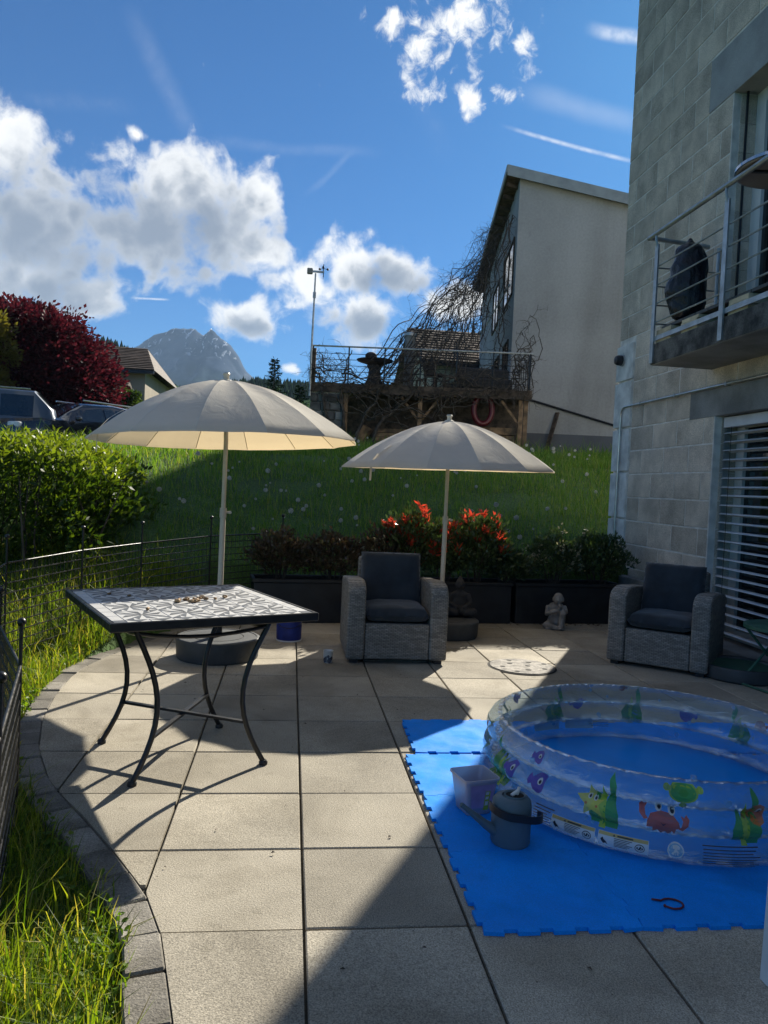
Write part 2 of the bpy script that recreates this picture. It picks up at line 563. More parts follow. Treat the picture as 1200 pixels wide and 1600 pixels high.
mat('slab', (.40, .36, .285), .82, .10, 1.6, bump=.5, bscale=170, bdist=.006, rand=.19, fine=.5, fscale=230, spec=.3, stain=.6, sscale=1.5)
mat('kerb', (.27, .25, .215), .85, .16, 5, bump=.5, bscale=120, rand=.18, fine=.4, fscale=190, spec=.3, stain=.7, sscale=3)
mat('joint', (.09, .078, .055), .95, .3, 5, bump=.4, bscale=90, color2=(.028, .028, .02))
mat('soil', (.05, .038, .026), .95, .3, 9, bump=.8, bscale=50, bdist=.03)
mat('meadow', (.07, .14, .025), .9, .2, 1.3, bump=.8, bscale=22, bdist=.06, color2=(.04, .085, .02), fine=.3, fscale=60)
mat('asphalt', (.055, .055, .058), .9, .15, 2, bump=.3, bscale=80)
mat('wood_floor_hill', (.06, .105, .03), .95, .2, .02, color2=(.03, .055, .02), spec=.0)
mat('block', (.58, .505, .41), .86, .13, 3.2, bump=.55, bscale=150, bdist=.005, rand=.15, fine=.36, fscale=150, spec=.3, stain=.2, sscale=.8, streak=.3)
mat('mortar', (.72, .69, .63), .9, .1, 8, bump=.3, bscale=90)
mat('plaster', (.34, .35, .345), .85, .1, 2.2, bump=.25, bscale=60, fine=.1, fscale=120)
mat('quoin', (.70, .71, .68), .8, .14, 4.5, bump=.3, bscale=40, fine=.08)
mat('concrete', (.23, .235, .225), .85, .16, 2.4, bump=.3, bscale=50, fine=.15, fscale=120)
mat('stained_concrete', (.13, .13, .12), .88, .45, 7, bump=.4, bscale=60, color2=(.018, .02, .02), fine=.3, fscale=90)
mat('galvanized', (.42, .45, .46), .42, .1, 9, metal=.75, rvar=.12)
mat('steel_pipe', (.62, .62, .6), .3, .08, 8, metal=.9)
mat('white_frame', (.72, .73, .72), .4, .05, 4)
mat('glass_dark', (.012, .014, .016), .06, .1, 2, spec=.8)
mat('blind', (.66, .68, .70), .42, .05, 5, metal=.15)
mat('black_metal', (.012, .012, .013), .38, .2, 12, spec=.5, rvar=.1)
mat('black_plastic', (.013, .015, .018), .5, .2, 7, bump=.1, bscale=30)
mat('drum', (.055, .06, .062), .62, .12, 7, bump=.2, bscale=90, fine=.1)
mat('cream_metal', (.62, .57, .46), .4, .06, 6)
mat('house_render', (.39, .385, .375), .9, .08, .35, bump=.3, bscale=30, fine=.08, fscale=14, stain=.35, sscale=.5, streak=.18)
mat('house_plinth', (.12, .125, .135), .9, .1, 1)
mat('roof_metal', (.30, .33, .33), .55, .1, 2, metal=.15)
mat('soffit', (.13, .085, .055), .8, .25, 6)
mat('dark_wood', (.11, .078, .055), .8, .3, 7, bump=.3, bscale=30)
mat('timber', (.24, .145, .075), .75, .3, 5, rand=.3)
mat('bare_bark', (.085, .068, .052), .9, .3, 10, rand=.0)
mat('stone_wall', (.16, .155, .145), .9, .3, 3, rand=.25, bump=.4, bscale=20)
mat('roof_tile', (.085, .062, .05), .9, .25, 3, rand=.2, bump=.3, bscale=10, spec=.1)
mat('cream_wall', (.52, .46, .34), .9, .06, 1)
mat('beige_wall', (.36, .31, .24), .9, .06, 1)
mat('pink_wall', (.55, .42, .35), .9, .06, 1)
mat('white_wall', (.62, .62, .60), .85, .06, 1)
mat('foam', (.004, .29, .97), .78, .06, 3, bump=.4, bscale=300, bdist=.003, fine=.16, fscale=300, stain=.22, sscale=4, rvar=.1, spec=.2)
mat('pool_floor', (.004, .31, .95), .35, .06, 2, spec=.5)
mat('cushion', (.022, .03, .04), .85, .15, 9, bump=.25, bscale=320, bdist=.002, sheen=.25)
mat('tile_white', (.58, .575, .56), .5, .06, 6, spec=.25)
mat('tile_grey', (.13, .14, .155), .5, .14, 9, spec=.25)
mat('grout', (.30, .29, .27), .85, .1, 9)
mat('ceramic_white', (.7, .69, .66), .3, .04, 5)
mat('cup_print', (.09, .10, .13), .35, .3, 40)
mat('blue_cloth', (.012, .03, .22), .6, .15, 10, bump=.2, bscale=70)
mat('statue', (.30, .28, .25), .85, .2, 12, bump=.4, bscale=60)
mat('statue_dark', (.035, .035, .036), .8, .2, 12, bump=.4, bscale=60)
mat('can_blue', (.085, .135, .165), .5, .06, 6)
mat('can_dark', (.012, .014, .02), .45, .1, 6)
mat('lilac_print', (.42, .30, .52), .5, .12, 9)
mat('lime_print', (.42, .50, .04), .5, .12, 30)
mat('red_plastic', (.13, .01, .016), .4, .1, 6)
mat('nut', (.36, .22, .10), .7, .3, 60, rand=.25)
mat('iron', (.20, .185, .165), .75, .3, 18, bump=.6, bscale=60, metal=.3, fine=.3)
mat('dark_hole', (.006, .006, .006), .9)
mat('green_metal', (.04, .14, .09), .45, .1, 8)
mat('sack', (.008, .010, .016), .28, .3, 9, bump=.7, bscale=18, bdist=.03)
mat('pale_wood', (.62, .52, .35), .75, .12, 7, rand=.1)
mat('deck_ribbed', (.10, .105, .11), .7, .1, 5)
mat('laminate', (.30, .27, .26), .5, .06, 3)
mat('car_silver', (.09, .11, .13), .3, .05, 3, metal=.5, coat=.6)
mat('car_black', (.012, .014, .018), .22, .1, 3, coat=.8)
mat('car_glass', (.02, .028, .035), .05, .1, 3, spec=.9)
mat('tyre', (.015, .015, .015), .8)
mat('chrome', (.5, .5, .5), .2, .05, 3, metal=1)
mat('lamp_white', (.8, .8, .78), .25)
mat('white_clay', (.75, .74, .71), .5, .05, 3)
mat('ink', (.03, .03, .04), .6)
mat('print_tan', (.62, .46, .16), .5)
mat('fish_purple', (.13, .07, .42), .4)
mat('weed_green', (.05, .30, .05), .4)
mat('weed_lime', (.35, .52, .04), .4)
mat('star_yellow', (.66, .60, .10), .4)
mat('crab_red', (.50, .10, .05), .4)
mat('fish_orange', (.62, .20, .05), .4)
mat('turtle_green', (.06, .36, .09), .4)
mat('bubble_blue', (.20, .55, .85), .4)
mat('dandelion', (.62, .61, .56), .9)
mat('stem_green', (.10, .16, .05), .7, .2, 20)
mat('rock', (.155, .15, .15), .95, .2, .01)
cloth_mat('canopy', (.86, .825, .75), .36, (.84, .66, .40))
leaf_mat('grass_blade', [(.035, .075, .008), (.07, .14, .012), (.12, .20, .016), (.18, .26, .022), (.25, .29, .05), (.33, .29, .12)], .5, .55, (2.1, 1.9, .5))
leaf_mat('grass_slope', [(.055, .13, .016), (.085, .185, .024), (.12, .235, .034), (.18, .26, .05), (.26, .27, .09)], .45, .6, (1.8, 1.8, .6))
leaf_mat('weed_leaf', [(.08, .16, .015), (.12, .22, .02), (.17, .26, .03)], .45, .5, (1.7, 1.7, .5))
leaf_mat('hedge_leaf', [(.02, .045, .010), (.035, .07, .012), (.055, .095, .014), (.08, .12, .02)], .42, .42, (2.1, 2.0, .5))
leaf_mat('hedge_shoot', [(.10, .15, .02), (.15, .20, .03), (.20, .24, .04)], .5, .45, (1.6, 1.6, .4))
leaf_mat('beech_leaf', [(.022, .006, .010), (.036, .008, .014), (.055, .011, .018), (.095, .02, .028), (.05, .02, .02)], .36, .6, (1.7, .9, 1.0), .15)
leaf_mat('ochre_leaf', [(.12, .11, .02), (.17, .14, .03), (.10, .10, .02)], .4, .5)
leaf_mat('shrub_leaf', [(.03, .055, .02), (.05, .085, .028), (.075, .11, .04)], .25, .32, (1.5, 1.5, .8), .55)
leaf_mat('bronze_leaf', [(.06, .045, .028), (.08, .055, .036), (.05, .065, .028)], .25, .35, (1.5, 1.2, .8), .5)
leaf_mat('red_leaf', [(.14, .045, .02), (.24, .045, .025), (.36, .06, .035), (.46, .11, .06)], .45, .3, (2.2, 1.2, 1.0), .5)
leaf_mat('white_leaf', [(.35, .34, .22), (.48, .42, .30), (.14, .16, .06)], .35, .4, (1.2, 1.2, 1.0))
leaf_mat('tree_leaf', [(.03, .06, .015), (.05, .085, .02), (.07, .11, .025)], .35, .5)
leaf_mat('needle', [(.012, .026, .014), (.02, .038, .018), (.016, .032, .016)], .06, .9, None, .0)
clear_mat('vinyl', (.86, .95, 1.0), .010, .05, .010, (.40, .72, .98), fk=.42)
clear_mat('vinyl_seam', (.90, .96, 1.0), .05, .08, .05, (.70, .82, .92))
clear_mat('frosted', (.86, .86, .90), .05, .3, .62, (.50, .48, .56), crinkle=False)
for _n in ('fish_purple', 'weed_green', 'weed_lime', 'star_yellow', 'crab_red', 'fish_orange', 'turtle_green', 'bubble_blue', 'print_tan', 'white_clay'):
    _t = M[_n].node_tree                              # ink on clear film lets some light through
    _N = NT(_t)
    _out = [n for n in _t.nodes if n.type == 'OUTPUT_MATERIAL'][0]
    _bs = [n for n in _t.nodes if n.type == 'BSDF_PRINCIPLED'][0]
    _k = .12 if _n in ('print_tan', 'white_clay', 'star_yellow') else (.55 if _n == 'bubble_blue' else .1)
    _mx = _N.n('ShaderNodeMixShader', i0=_k, i1=_bs, i2=_N.n('ShaderNodeBsdfTransparent', Color=(.9, .95, 1)))
    _t.links.new(_mx.outputs[0], _out.inputs[0])


def wicker_material():
    m = bpy.data.materials.new('wicker'); m.use_nodes = True
    t = m.node_tree; t.nodes.clear(); N = NT(t)
    tc = N.n('ShaderNodeTexCoord').outputs['Object']
    s = N.n('ShaderNodeSeparateXYZ', i0=tc)
    h = N.math('ADD', s.outputs[0], s.outputs[1])
    rows = 1 / .011
    row = N.math('FLOOR', N.math('MULTIPLY', s.outputs[2], rows))
    odd = N.math('MODULO', row, 2.0)
    u = N.math('ADD', N.math('MULTIPLY', h, 1 / .034), N.math('MULTIPLY', odd, .5))
    wu = N.math('ABSOLUTE', N.math('SINE', N.math('MULTIPLY', u, PI)))
    wz = N.math('ABSOLUTE', N.math('SINE', N.math('MULTIPLY', s.outputs[2], PI * rows)))
    hh = N.math('MULTIPLY', N.math('POWER', wu, .5), N.math('POWER', wz, .6))
    cell = N.n('ShaderNodeTexWhiteNoise', {'noise_dimensions': '2D'}, Vector=N.n('ShaderNodeCombineXYZ', i0=N.math('FLOOR', u), i1=row).outputs[0]).outputs[0]
    big = N.noise(N.vmath('MULTIPLY', tc, (1, 1, 6)), 7, 3).outputs[0]
    c = N.mix(cell, (.22, .205, .18), (.38, .35, .305))
    c = N.mix(1.0, c, N.ramp(big, [(.3, (.72, .72, .72)), (.7, (1.1, 1.1, 1.1))]), 'MULTIPLY')
    c = N.mix(N.smooth(hh, 0, .5), (.035, .034, .032), c)
    b = N.n('ShaderNodeBsdfPrincipled', Base_Color=c, Roughness=.55)
    N.put(b.inputs['Normal'], N.n('ShaderNodeBump', Strength=1.0, Distance=.006, Height=hh).outputs[0])
    N.n('ShaderNodeOutputMaterial', Surface=b)
    M['wicker'] = m


wicker_material()


def mountain_material():
    m = bpy.data.materials.new('alpine'); m.use_nodes = True
    t = m.node_tree; t.nodes.clear(); N = NT(t)
    g = N.n('ShaderNodeNewGeometry')
    P = g.outputs['Position']; s = N.n('ShaderNodeSeparateXYZ', i0=P)
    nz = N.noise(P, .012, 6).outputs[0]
    c = N.mix(N.smooth(nz, .35, .65), (.05, .07, .105), (.115, .14, .185))  # both rock tones tinted blue, distance haze put into the colour
    low = N.smooth(N.math('ADD', s.outputs[2], N.math('MULTIPLY', nz, 120)), 300, 400, 1, 0)
    c = N.mix(low, c, (.025, .05, .035))
    sn = N.noise(N.vmath('MULTIPLY', P, (1, .3, .3)), .05, 5, .6, .8).outputs[0]
    hi = N.smooth(s.outputs[2], 290, 470)
    c = N.mix(N.math('MULTIPLY', N.smooth(sn, .565, .64), hi), c, (.75, .78, .82))
    b = N.n('ShaderNodeBsdfDiffuse', Color=c)
    N.n('ShaderNodeOutputMaterial', Surface=b)
    M['alpine'] = m


mountain_material()

# ------------------------------------------------------------------ the setting
KERB_IN = [(-.1, -1.5), (-.1, .2), (-.12, .9), (-.165, 1.4), (-.228, 1.843), (-.318, 2.215), (-.403, 2.444), (-.55, 2.7), (-.754, 3.03), (-.85, 3.168),
           (-.975, 3.369), (-1.141, 3.764), (-1.264, 4.219), (-1.33, 4.65), (-1.361, 5.094), (-1.34, 5.4), (-1.287, 5.65), (-1.139, 6.098), (-.93, 6.68), (-.70, 7.12), (-.55, 7.6)]
_ky = np.array([p[1] for p in KERB_IN]); _kx = np.array([p[0] for p in KERB_IN])
kerb_x = lambda y: np.interp(y, _ky, _kx)
PLANT_Y = lambda x: 7.15 + .12 * (x + .33)            # front line of the planter row
WALL_X, CORNER_Y = 3.78, 8.67


def terrain(x, y):
    x = np.asarray(x, float); y = np.asarray(y, float)
    e = np.interp(x, [-2, -1.2, 0, 4], [5.3, 5.6, 6.5, 6.6])
    t = y - e
    h = np.interp(t, [-1, 0, .6, 1.2, 2, 2.6, 3.6, 5, 7, 10, 20, 60, 140], [-.04, .0, .15, .38, .72, .95, 1.35, 1.72, 1.93, 2.0, 2.3, 2.6, 3.2])
    k = np.clip((t - 1) / 9, 0, 1)
    h = h + k * np.where(x > 0, .02 * np.minimum(x, 14), .085 * np.maximum(x, -8))
    h = h + .03 * np.sin(x * 1.9 + y * .7) * np.sin(y * 1.3 - x * .6) * np.clip(t, 0, 1)
    return h


def in_patio(x, y, pad=.0):
    return (x > kerb_x(y) - .13 - pad) & (y < PLANT_Y(x) + .42 + pad) & (x < WALL_X + 9)


def build_ground():
    xs = np.concatenate([np.linspace(-160, -8, 40, endpoint=False), np.linspace(-8, -3, 25, endpoint=False), np.linspace(-3, 4.4, 106, endpoint=False), np.linspace(4.4, 20, 30, endpoint=False), np.linspace(20, 160, 30)])
    ys = np.concatenate([np.linspace(-40, -2, 15, endpoint=False), np.linspace(-2, 1.4, 12, endpoint=False), np.linspace(1.4, 10, 123, endpoint=False), np.linspace(10, 30, 60, endpoint=False), np.linspace(30, 160, 40)])
    X, Y = np.meshgrid(xs, ys)
    Z = terrain(X, Y)
    Z = np.where(in_patio(X, Y), -.055, Z)
    V = np.stack([X, Y, Z], -1).reshape(-1, 3)
    nx, ny = len(xs), len(ys)
    i, j = np.meshgrid(np.arange(nx - 1), np.arange(ny - 1))
    a = (j * nx + i).ravel()
    F = np.stack([a, a + 1, a + nx + 1, a + nx], 1)
    o = link('ground', np_mesh('ground', V, F, 'meadow', True), kind='structure')


build_ground()


def build_patio():
    p = MB()
    ys = np.linspace(-1.4, 7.6, 60)
    poly = [(float(kerb_x(y)) - .11, float(y)) for y in ys]
    poly = poly + [(WALL_X + .15, 7.95), (WALL_X + .15, -1.4)]
    p.prism(poly, -.05, -.016)
    patio = p.build('patio', 'joint', kind='structure')
    # slabs
    g = .0045
    full = MB().bx(-.25 + g, .25 - g, -.25 + g, .25 - g, -.04, 0).mesh('paving_slab', 'slab', bevel=.004)
    for i in range(-4, 9):
        for j in range(-7, 12):
            x0 = .0918 + .5 * i; y0 = 2.224 + .5 * j
            x1 = min(x0 + .5, WALL_X - .02); y1 = y0 + .5
            if x0 > WALL_X - .1 or y0 > PLANT_Y(x0) + .1:
                continue
            yy = np.linspace(y0, y1, 9)
            kx = kerb_x(yy)
            dz = random.uniform(-.0018, .0018)
            if kx.max() <= x0 + .001 and x1 - x0 > .49:
                o = link('paving_slab', full, patio, (x0 + .25, y0 + .25, dz))
                o.rotation_euler = (random.uniform(-.003, .003), random.uniform(-.003, .003), random.choice([0, PI / 2, PI, -PI / 2]) + random.uniform(-.003, .003))
                continue
            yy2 = np.linspace(y0 + g, y1 - g, 25)
            lx = np.maximum(x0 + g, kerb_x(yy2) + .001)
            ok = lx < x1 - g - .01
            if ok.sum() < 3:
                continue
            poly = [(x1 - g, float(yy2[ok][0])), (x1 - g, float(yy2[ok][-1]))] + [(float(a), float(b)) for a, b in zip(lx[ok][::-1], yy2[ok][::-1])]
            MB().prism(poly, -.04, dz).build('paving_slab', 'slab', patio)
    # kerb stones along the curved edge
    ar = [0]
    for a, b in zip(KERB_IN[:-1], KERB_IN[1:]):
        ar.append(ar[-1] + math.dist(a, b))
    tot = ar[-1]
    at = lambda s: (float(np.interp(s, ar, _kx)), float(np.interp(s, ar, _ky)))
    s = .0
    while s < tot - .3:
        L = random.uniform(.18, .225)
        a, b = at(s + .004), at(s + L - .004)
        tx, ty = b[0] - a[0], b[1] - a[1]; l = math.hypot(tx, ty); nx, ny = -ty / l, tx / l
        w = random.uniform(.105, .122)
        wob = lambda: random.uniform(-.004, .004)
        poly = [(a[0] + nx * .001, a[1] + ny * .001), (b[0] + nx * .001, b[1] + ny * .001), (b[0] + nx * w + wob(), b[1] + ny * w + wob()), (a[0] + nx * w + wob(), a[1] + ny * w + wob())]
        MB().prism(poly[::-1], -.09, random.uniform(-.006, .004)).build('kerb_stone', 'kerb', patio, bevel=.006, fix=True)
        s += L
    # manhole cover let into the slabs
    c = (1.80, 5.60)
    ring = MB().lathe([(.0, .001), (.262, .001), (.262, .0035), (.0, .0035)], 40, (c[0], c[1], 0)).build('manhole_rim', 'dark_hole', patio)
    lid = MB().lathe([(0, .002), (.243, .002), (.247, .006), (.243, .009), (0, .009)], 40, (c[0], c[1], 0)).build('manhole_cover', 'iron', patio, smooth=30)
    for k in range(9):
        an = k * 2.4; r = .045 + .165 * math.sqrt(k / 8)
        MB().lathe([(0, .0092), (.021, .0092), (.021, .0102), (0, .0102)], 12, (c[0] + r * math.cos(an), c[1] + r * math.sin(an), 0)).build('cover_hole', 'dark_hole', lid)
    return patio


patio = build_patio()


def heightfield(name, xs, ys, fn, material, smooth=True, **tags):
    X, Y = np.meshgrid(xs, ys)
    Z = fn(X, Y)
    V = np.stack([X, Y, Z], -1).reshape(-1, 3)
    nx, ny = len(xs), len(ys)
    i, j = np.meshgrid(np.arange(nx - 1), np.arange(ny - 1))
    a = (j * nx + i).ravel()
    F = np.stack([a, a + 1, a + nx + 1, a + nx], 1)
    return link(name, np_mesh(name, V, F, material, smooth), **tags)


def fbm(X, Y, sc, oct=5, seed=0, ridged=False):
    r = np.random.default_rng(seed)
    out = np.zeros_like(X); amp = 1.0; f = 1.0 / sc
    for o in range(oct):
        for k in range(3):
            an = r.uniform(0, 2 * PI); ph = r.uniform(0, 2 * PI)
            w = np.sin((X * math.cos(an) + Y * math.sin(an)) * f * 2 * PI * r.uniform(.7, 1.3) + ph + 1.7 * out)
            out = out + amp / 3 * ((1 - 2 * np.abs(w)) if ridged else w)
        amp *= .5; f *= 2.03
    return out


MX = [-2200, -1500, -1000, -760, -640, -576, -540, -500, -455, -410, -365, -325, -300, -275, -245, -215, -190, -159, -120, -60, 0, 60, 300, 900, 2200]
MZ = [1.03 * z for z in [120, 190, 250, 300, 330, 367, 395, 422, 462, 478, 487, 480, 458, 479, 452, 430, 405, 352, 322, 322, 312, 305, 280, 230, 150]]


def mountain_h(X, Y):
    zs = np.interp(X, MX, MZ)
    ridge = 2500 + 60 * np.sin(X / 90.0)
    d = (Y - ridge)
    f = np.where(d < 0, np.clip(1 + d / 900, 0, 1) ** 1.25, np.clip(1 - d / 700, 0, 1))
    n = fbm(X, Y * .6, 260, 6, 4, True)
    g = fbm(X * 1.0, Y * .25, 95, 4, 14, True)
    return np.maximum(zs * f + n * 30 * np.clip(1.12 - f, .12, .6) + g * 16 * np.clip(1.15 - f, .15, .5) - 8, -4.5)


heightfield('mountain', np.linspace(-2200, 2200, 330), np.linspace(1650, 3150, 150), mountain_h, 'alpine', False, kind='structure')

HX = [-700, -300, -150, -112, -100, -92, -85, -72, -62, -43, -20, -4, 6, 60, 200, 700]
HZ = [120, 78, 58, 54, 56, 62, 61, 53, 47, 43, 49, 49, 48, 51, 70, 110]


def hill_h(X, Y):
    zs = np.interp(X, HX, HZ)
    k = np.clip((Y - 130) / 270, 0, 1); k = k * k * (3 - 2 * k)
    back = np.clip(1 - (Y - 400) / 500, .25, 1)
    return 2.2 + (zs - 2.2) * k * back + 1.2 * fbm(X, Y, 90, 4, 9) * k


heightfield('hills', np.linspace(-700, 700, 180), np.linspace(120, 900, 110), hill_h, 'wood_floor_hill', True, kind='structure')


def build_forest():
    n = 9000
    X = rng.uniform(-260, 140, n); Y = rng.uniform(300, 470, n)
    keep = ~((X > -70) & (X < -46) & (Y < 408)) & (hill_h(X, Y) > 20)
    keep &= rng.uniform(size=n) < np.where(X < -60, .95, .55)
    X, Y = X[keep], Y[keep]; n = len(X)
    Z = hill_h(X, Y) - .5
    H = rng.uniform(3.2, 6.5, n) * np.where(X < -70, 1, .8); R = H * rng.uniform(.2, .32, n)
    k = 6; an = np.arange(k) * 2 * PI / k
    ring = np.stack([np.cos(an), np.sin(an)], 1)
    V = []
    for (z0, r0) in ((.1, 1.0), (.45, .62)):
        V.append(np.stack([X[:, None] + ring[None, :, 0] * R[:, None] * r0, Y[:, None] + ring[None, :, 1] * R[:, None] * r0, np.repeat((Z + H * z0)[:, None], k, 1)], -1))
    tip = np.stack([X, Y, Z + H], -1)[:, None, :]
    V = np.concatenate(V + [tip], 1); m = V.shape[1]
    b = np.arange(n)[:, None] * m
    F = []
    for j in range(k):
        j2 = (j + 1) % k
        F += [b + np.array([[j, j2, k + j2]]), b + np.array([[j, k + j2, k + j]]), b + np.array([[k + j, k + j2, 2 * k]])]
    F = np.concatenate(F, 1).reshape(-1, 3)
    link('forest', np_mesh('forest', V.reshape(-1, 3), F, 'needle'), label='dark conifer wood covering the far hillsides', category='forest', kind='stuff')


build_forest()

# parking strip behind the hedge
def build_parking():
    xs = np.linspace(-22, -3.6, 24); ys = np.linspace(18.2, 31, 18)
    heightfield('parking_road', xs, ys, lambda X, Y: terrain(X, Y) + .035, 'asphalt', True, kind='structure')


build_parking()

# ------------------------------------------------------------------ apartment building on the right
def subtract(iv, cuts):
    out = [iv]
    for a, b in cuts:
        nx = []
        for p, q in out:
            if b <= p or a >= q:
                nx.append((p, q))
            else:
                if p < a: nx.append((p, a))
                if q > b: nx.append((b, q))
        out = nx
    return [(p, q) for p, q in out if q - p > .03]


def build_apartment():
    root = thing('apartment_building', 'tall grey concrete block building with balcony and blinds beside the patio', 'building', (WALL_X, 6.0, 0))
    X = WALL_X
    Z0, H = .036, .26
    WIN_Y = 6.53
    low = (.10, 2.10); up = (2.62, 4.985)
    # core wall behind the blocks, with the two openings left free
    c = MB()
    c.bx(X - .0055, X + .32, WIN_Y - .01, CORNER_Y - .012, -.3, 9.5)
    c.bx(X - .0055, X + .32, -3, WIN_Y - .01, low[1] + .01, up[0] - .0)
    c.bx(X - .0055, X + .32, -3, WIN_Y - .01, up[1] + .01, 9.5)
    c.bx(X - .0055, X + .32, -3, WIN_Y - .01, -.3, low[0] - .04)
    c.bx(X - .0055, X + .32, -3, 4.05, low[0] - .04, low[1] + .01)
    c.bx(X - .0055, X + .32, -3, 3.9, up[0], up[1] + .01)
    c.bx(X + .32, X + 9, -3, -2.7, -.3, 9.5)
    c.bx(X + .32, X + 9, CORNER_Y - .3, CORNER_Y - .012, -.3, 9.5)
    c.bx(X + 8.7, X + 9, -2.7, CORNER_Y - .3, -.3, 9.5)
    c.bx(X - .1, X + 9.1, -3.1, CORNER_Y + .1, 9.5, 9.75)
    c.build('core_wall', 'mortar', root, world_space=True)
    # concrete blocks, course by course
    cache = {}
    lint_up = (3.6, 6.93, 4.985, 5.476)       # y0, y1, z0, z1
    lint_lo = (3.9, 6.96, 2.10, 2.368)
    for k in range(0, 28):
        z0 = Z0 + H * k; z1 = z0 + H
        zc = (z0 + z1) / 2
        yhi = CORNER_Y
        cuts = []
        if zc < 3.1: yhi = 8.24
        if low[0] < zc < low[1]: cuts.append((-9, WIN_Y))
        if up[0] < zc < up[1]: cuts.append((-9, WIN_Y))
        if lint_up[2] < zc < lint_up[3]: cuts.append((lint_up[0], lint_up[1]))
        if lint_lo[2] < zc < lint_lo[3]: cuts.append((lint_lo[0], lint_lo[1]))
        ph = .20 if k % 2 else -.05
        edges = [ph + 7.5 + .5 * i for i in range(-8, 4)]
        for p, q in subtract((4.3, yhi), cuts):
            br = [p] + [e for e in edges if p + .06 < e < q - .06] + [q]
            for a, b in zip(br[:-1], br[1:]):
                L = round(b - a, 3)
                if L not in cache:
                    g = .006
                    cache[L] = MB().bx(-.045, .06, g, L - g, g, H - g).mesh('concrete_block', 'block', bevel=.005)
                dx = random.uniform(-.002, .002)
                link('concrete_block', cache[L], root, (.047 - .012 + dx, a - 6.0, z0))
    # plain upper wall beyond the blocks and the flank towards the camera
    MB().bx(X - .008, X + .006, -3, 4.295, -.02, 9.5).build('side_wall', 'block', root, world_space=True)
    MB().bx(X - .008, X + .006, 4.3, CORNER_Y, Z0 + H * 28 + .003, 9.5).build('upper_wall', 'block', root, world_space=True)
    # reveals of both openings: short block faces turned into the wall
    for (za, zb) in (low, up):
        k0 = int((za - Z0) / H)
        z = za
        while z < zb - .02:
            zn = min(zb, Z0 + H * (math.floor((z - Z0) / H + 1e-6) + 1))
            MB().bx(X + .062, X + .318, WIN_Y - .018, WIN_Y - .0105, z + .004, zn - .004).build('reveal_block', 'block', root, world_space=True)
            z = zn
    MB().bx(X - .014, X + .3, lint_up[0], lint_up[1], lint_up[2], lint_up[3]).build('lintel', 'plaster', root, bevel=.004, world_space=True)
    MB().bx(X - .014, X + .3, lint_lo[0], lint_lo[1], lint_lo[2], lint_lo[3] - .004).build('lintel', 'concrete', root, bevel=.004, world_space=True)
    # pale quoin stones at the corner
    zs = [-.3, .565, 1.09, 1.62, 2.125, 2.665, 3.10]
    for a, b in zip(zs[:-1], zs[1:]):
        MB().bx(X - .03 - random.uniform(0, .004), X + .2, 8.246, CORNER_Y + .012, a + .012, b - .012).build('quoin_stone', 'quoin', root, bevel=.01, seg=2, world_space=True)
    # low concrete plinth between planter and wall
    MB().bx(X - .12, X - .03, 7.3, 8.22, -.02, .47).build('plinth', 'concrete', root, bevel=.01, world_space=True)
    MB().bx(X - .10, X + .30, 4.0, WIN_Y - .02, -.03, .098).build('door_sill', 'concrete', root, bevel=.008, world_space=True)
    # lower glazed door behind the blind
    y1 = WIN_Y - .02
    d = MB()
    xg = X + .24
    for (a, b) in ((y1 - .12, y1), (4.9, 5.02), (4.0, 4.1)):
        d.bx(xg - .03, xg + .05, a, b, low[0], low[1])
    d.bx(xg - .028, xg + .048, 4.0, y1, low[1] - .1, low[1] - .001)
    d.bx(xg - .028, xg + .048, 4.0, y1, low[0], low[0] + .09)
    fr = d.build('door_frame', 'white_frame', root, world_space=True)
    g = MB().bx(xg, xg + .01, 4.0, y1, low[0], low[1]).build('door_pane', 'glass_dark', root, world_space=True)
    # venetian blind
    bl = MB().bx(X + .07, X + .15, 4.06, WIN_Y - .03, 2.0, 2.09).build('blind_headrail', 'blind', root, world_space=True)
    n = 23
    prof = [(-.040, -.012), (-.022, .004), (0, .009), (.022, .006), (.040, -.004)]
    tilt = math.radians(-14)
    sl = MB()
    vs = []
    for yy in (0, WIN_Y - .035 - 4.06):
        for off in (0, -.0025):
            for (u, w) in prof:
                w += off
                vs.append((u * math.cos(tilt) - w * math.sin(tilt), yy, u * math.sin(tilt) + w * math.cos(tilt)))
    fs = []
    m = len(prof)
    for q in range(m - 1):
        fs += [(q, q + 1, 2 * m + q + 1, 2 * m + q), (m + q + 1, m + q, 3 * m + q, 3 * m + q + 1)]
        fs += [(q + 1, q, m + q, m + q + 1), (2 * m + q, 2 * m + q + 1, 3 * m + q + 1, 3 * m + q)]
    fs += [(0, 2 * m, 3 * m, m), (m - 1, 2 * m - 1, 4 * m - 1, 3 * m - 1)]
    sl.add(vs, fs)
    sme = sl.mesh('blind_slat', 'blind', smooth=60, fix=True)
    for i in range(n):
        z = .17 + i * (1.95 - .17) / (n - 1)
        o = link('blind_slat', sme, root, (X + .11 - X, 4.06 - 6.0, z + random.uniform(-.002, .002)))
        o.rotation_euler = (random.uniform(-.0016, .0016), random.uniform(-.05, .05), 0)
    for y in (WIN_Y - .16, 5.3, 4.5):
        MB().tube([(X + .068, y, .16), (X + .068, y, 2.0)], .0022, 5).build('blind_cord', 'black_plastic', root, world_space=True)
    MB().bx(X + .085, X + .135, WIN_Y - .033, WIN_Y - .02, .1, 2.05).build('blind_guide', 'galvanized', root, world_space=True)
    # upper balcony door
    d = MB()
    for (a, b) in ((y1 - .14, y1), (5.35, 5.47), (4.0, 4.1)):
        d.bx(xg - .03, xg + .05, a, b, up[0] + .1, up[1])
    d.bx(xg - .028, xg + .048, 4.0, y1, up[1] - .12, up[1] - .001)
    d.build('balcony_door_frame', 'white_frame', root, world_space=True)
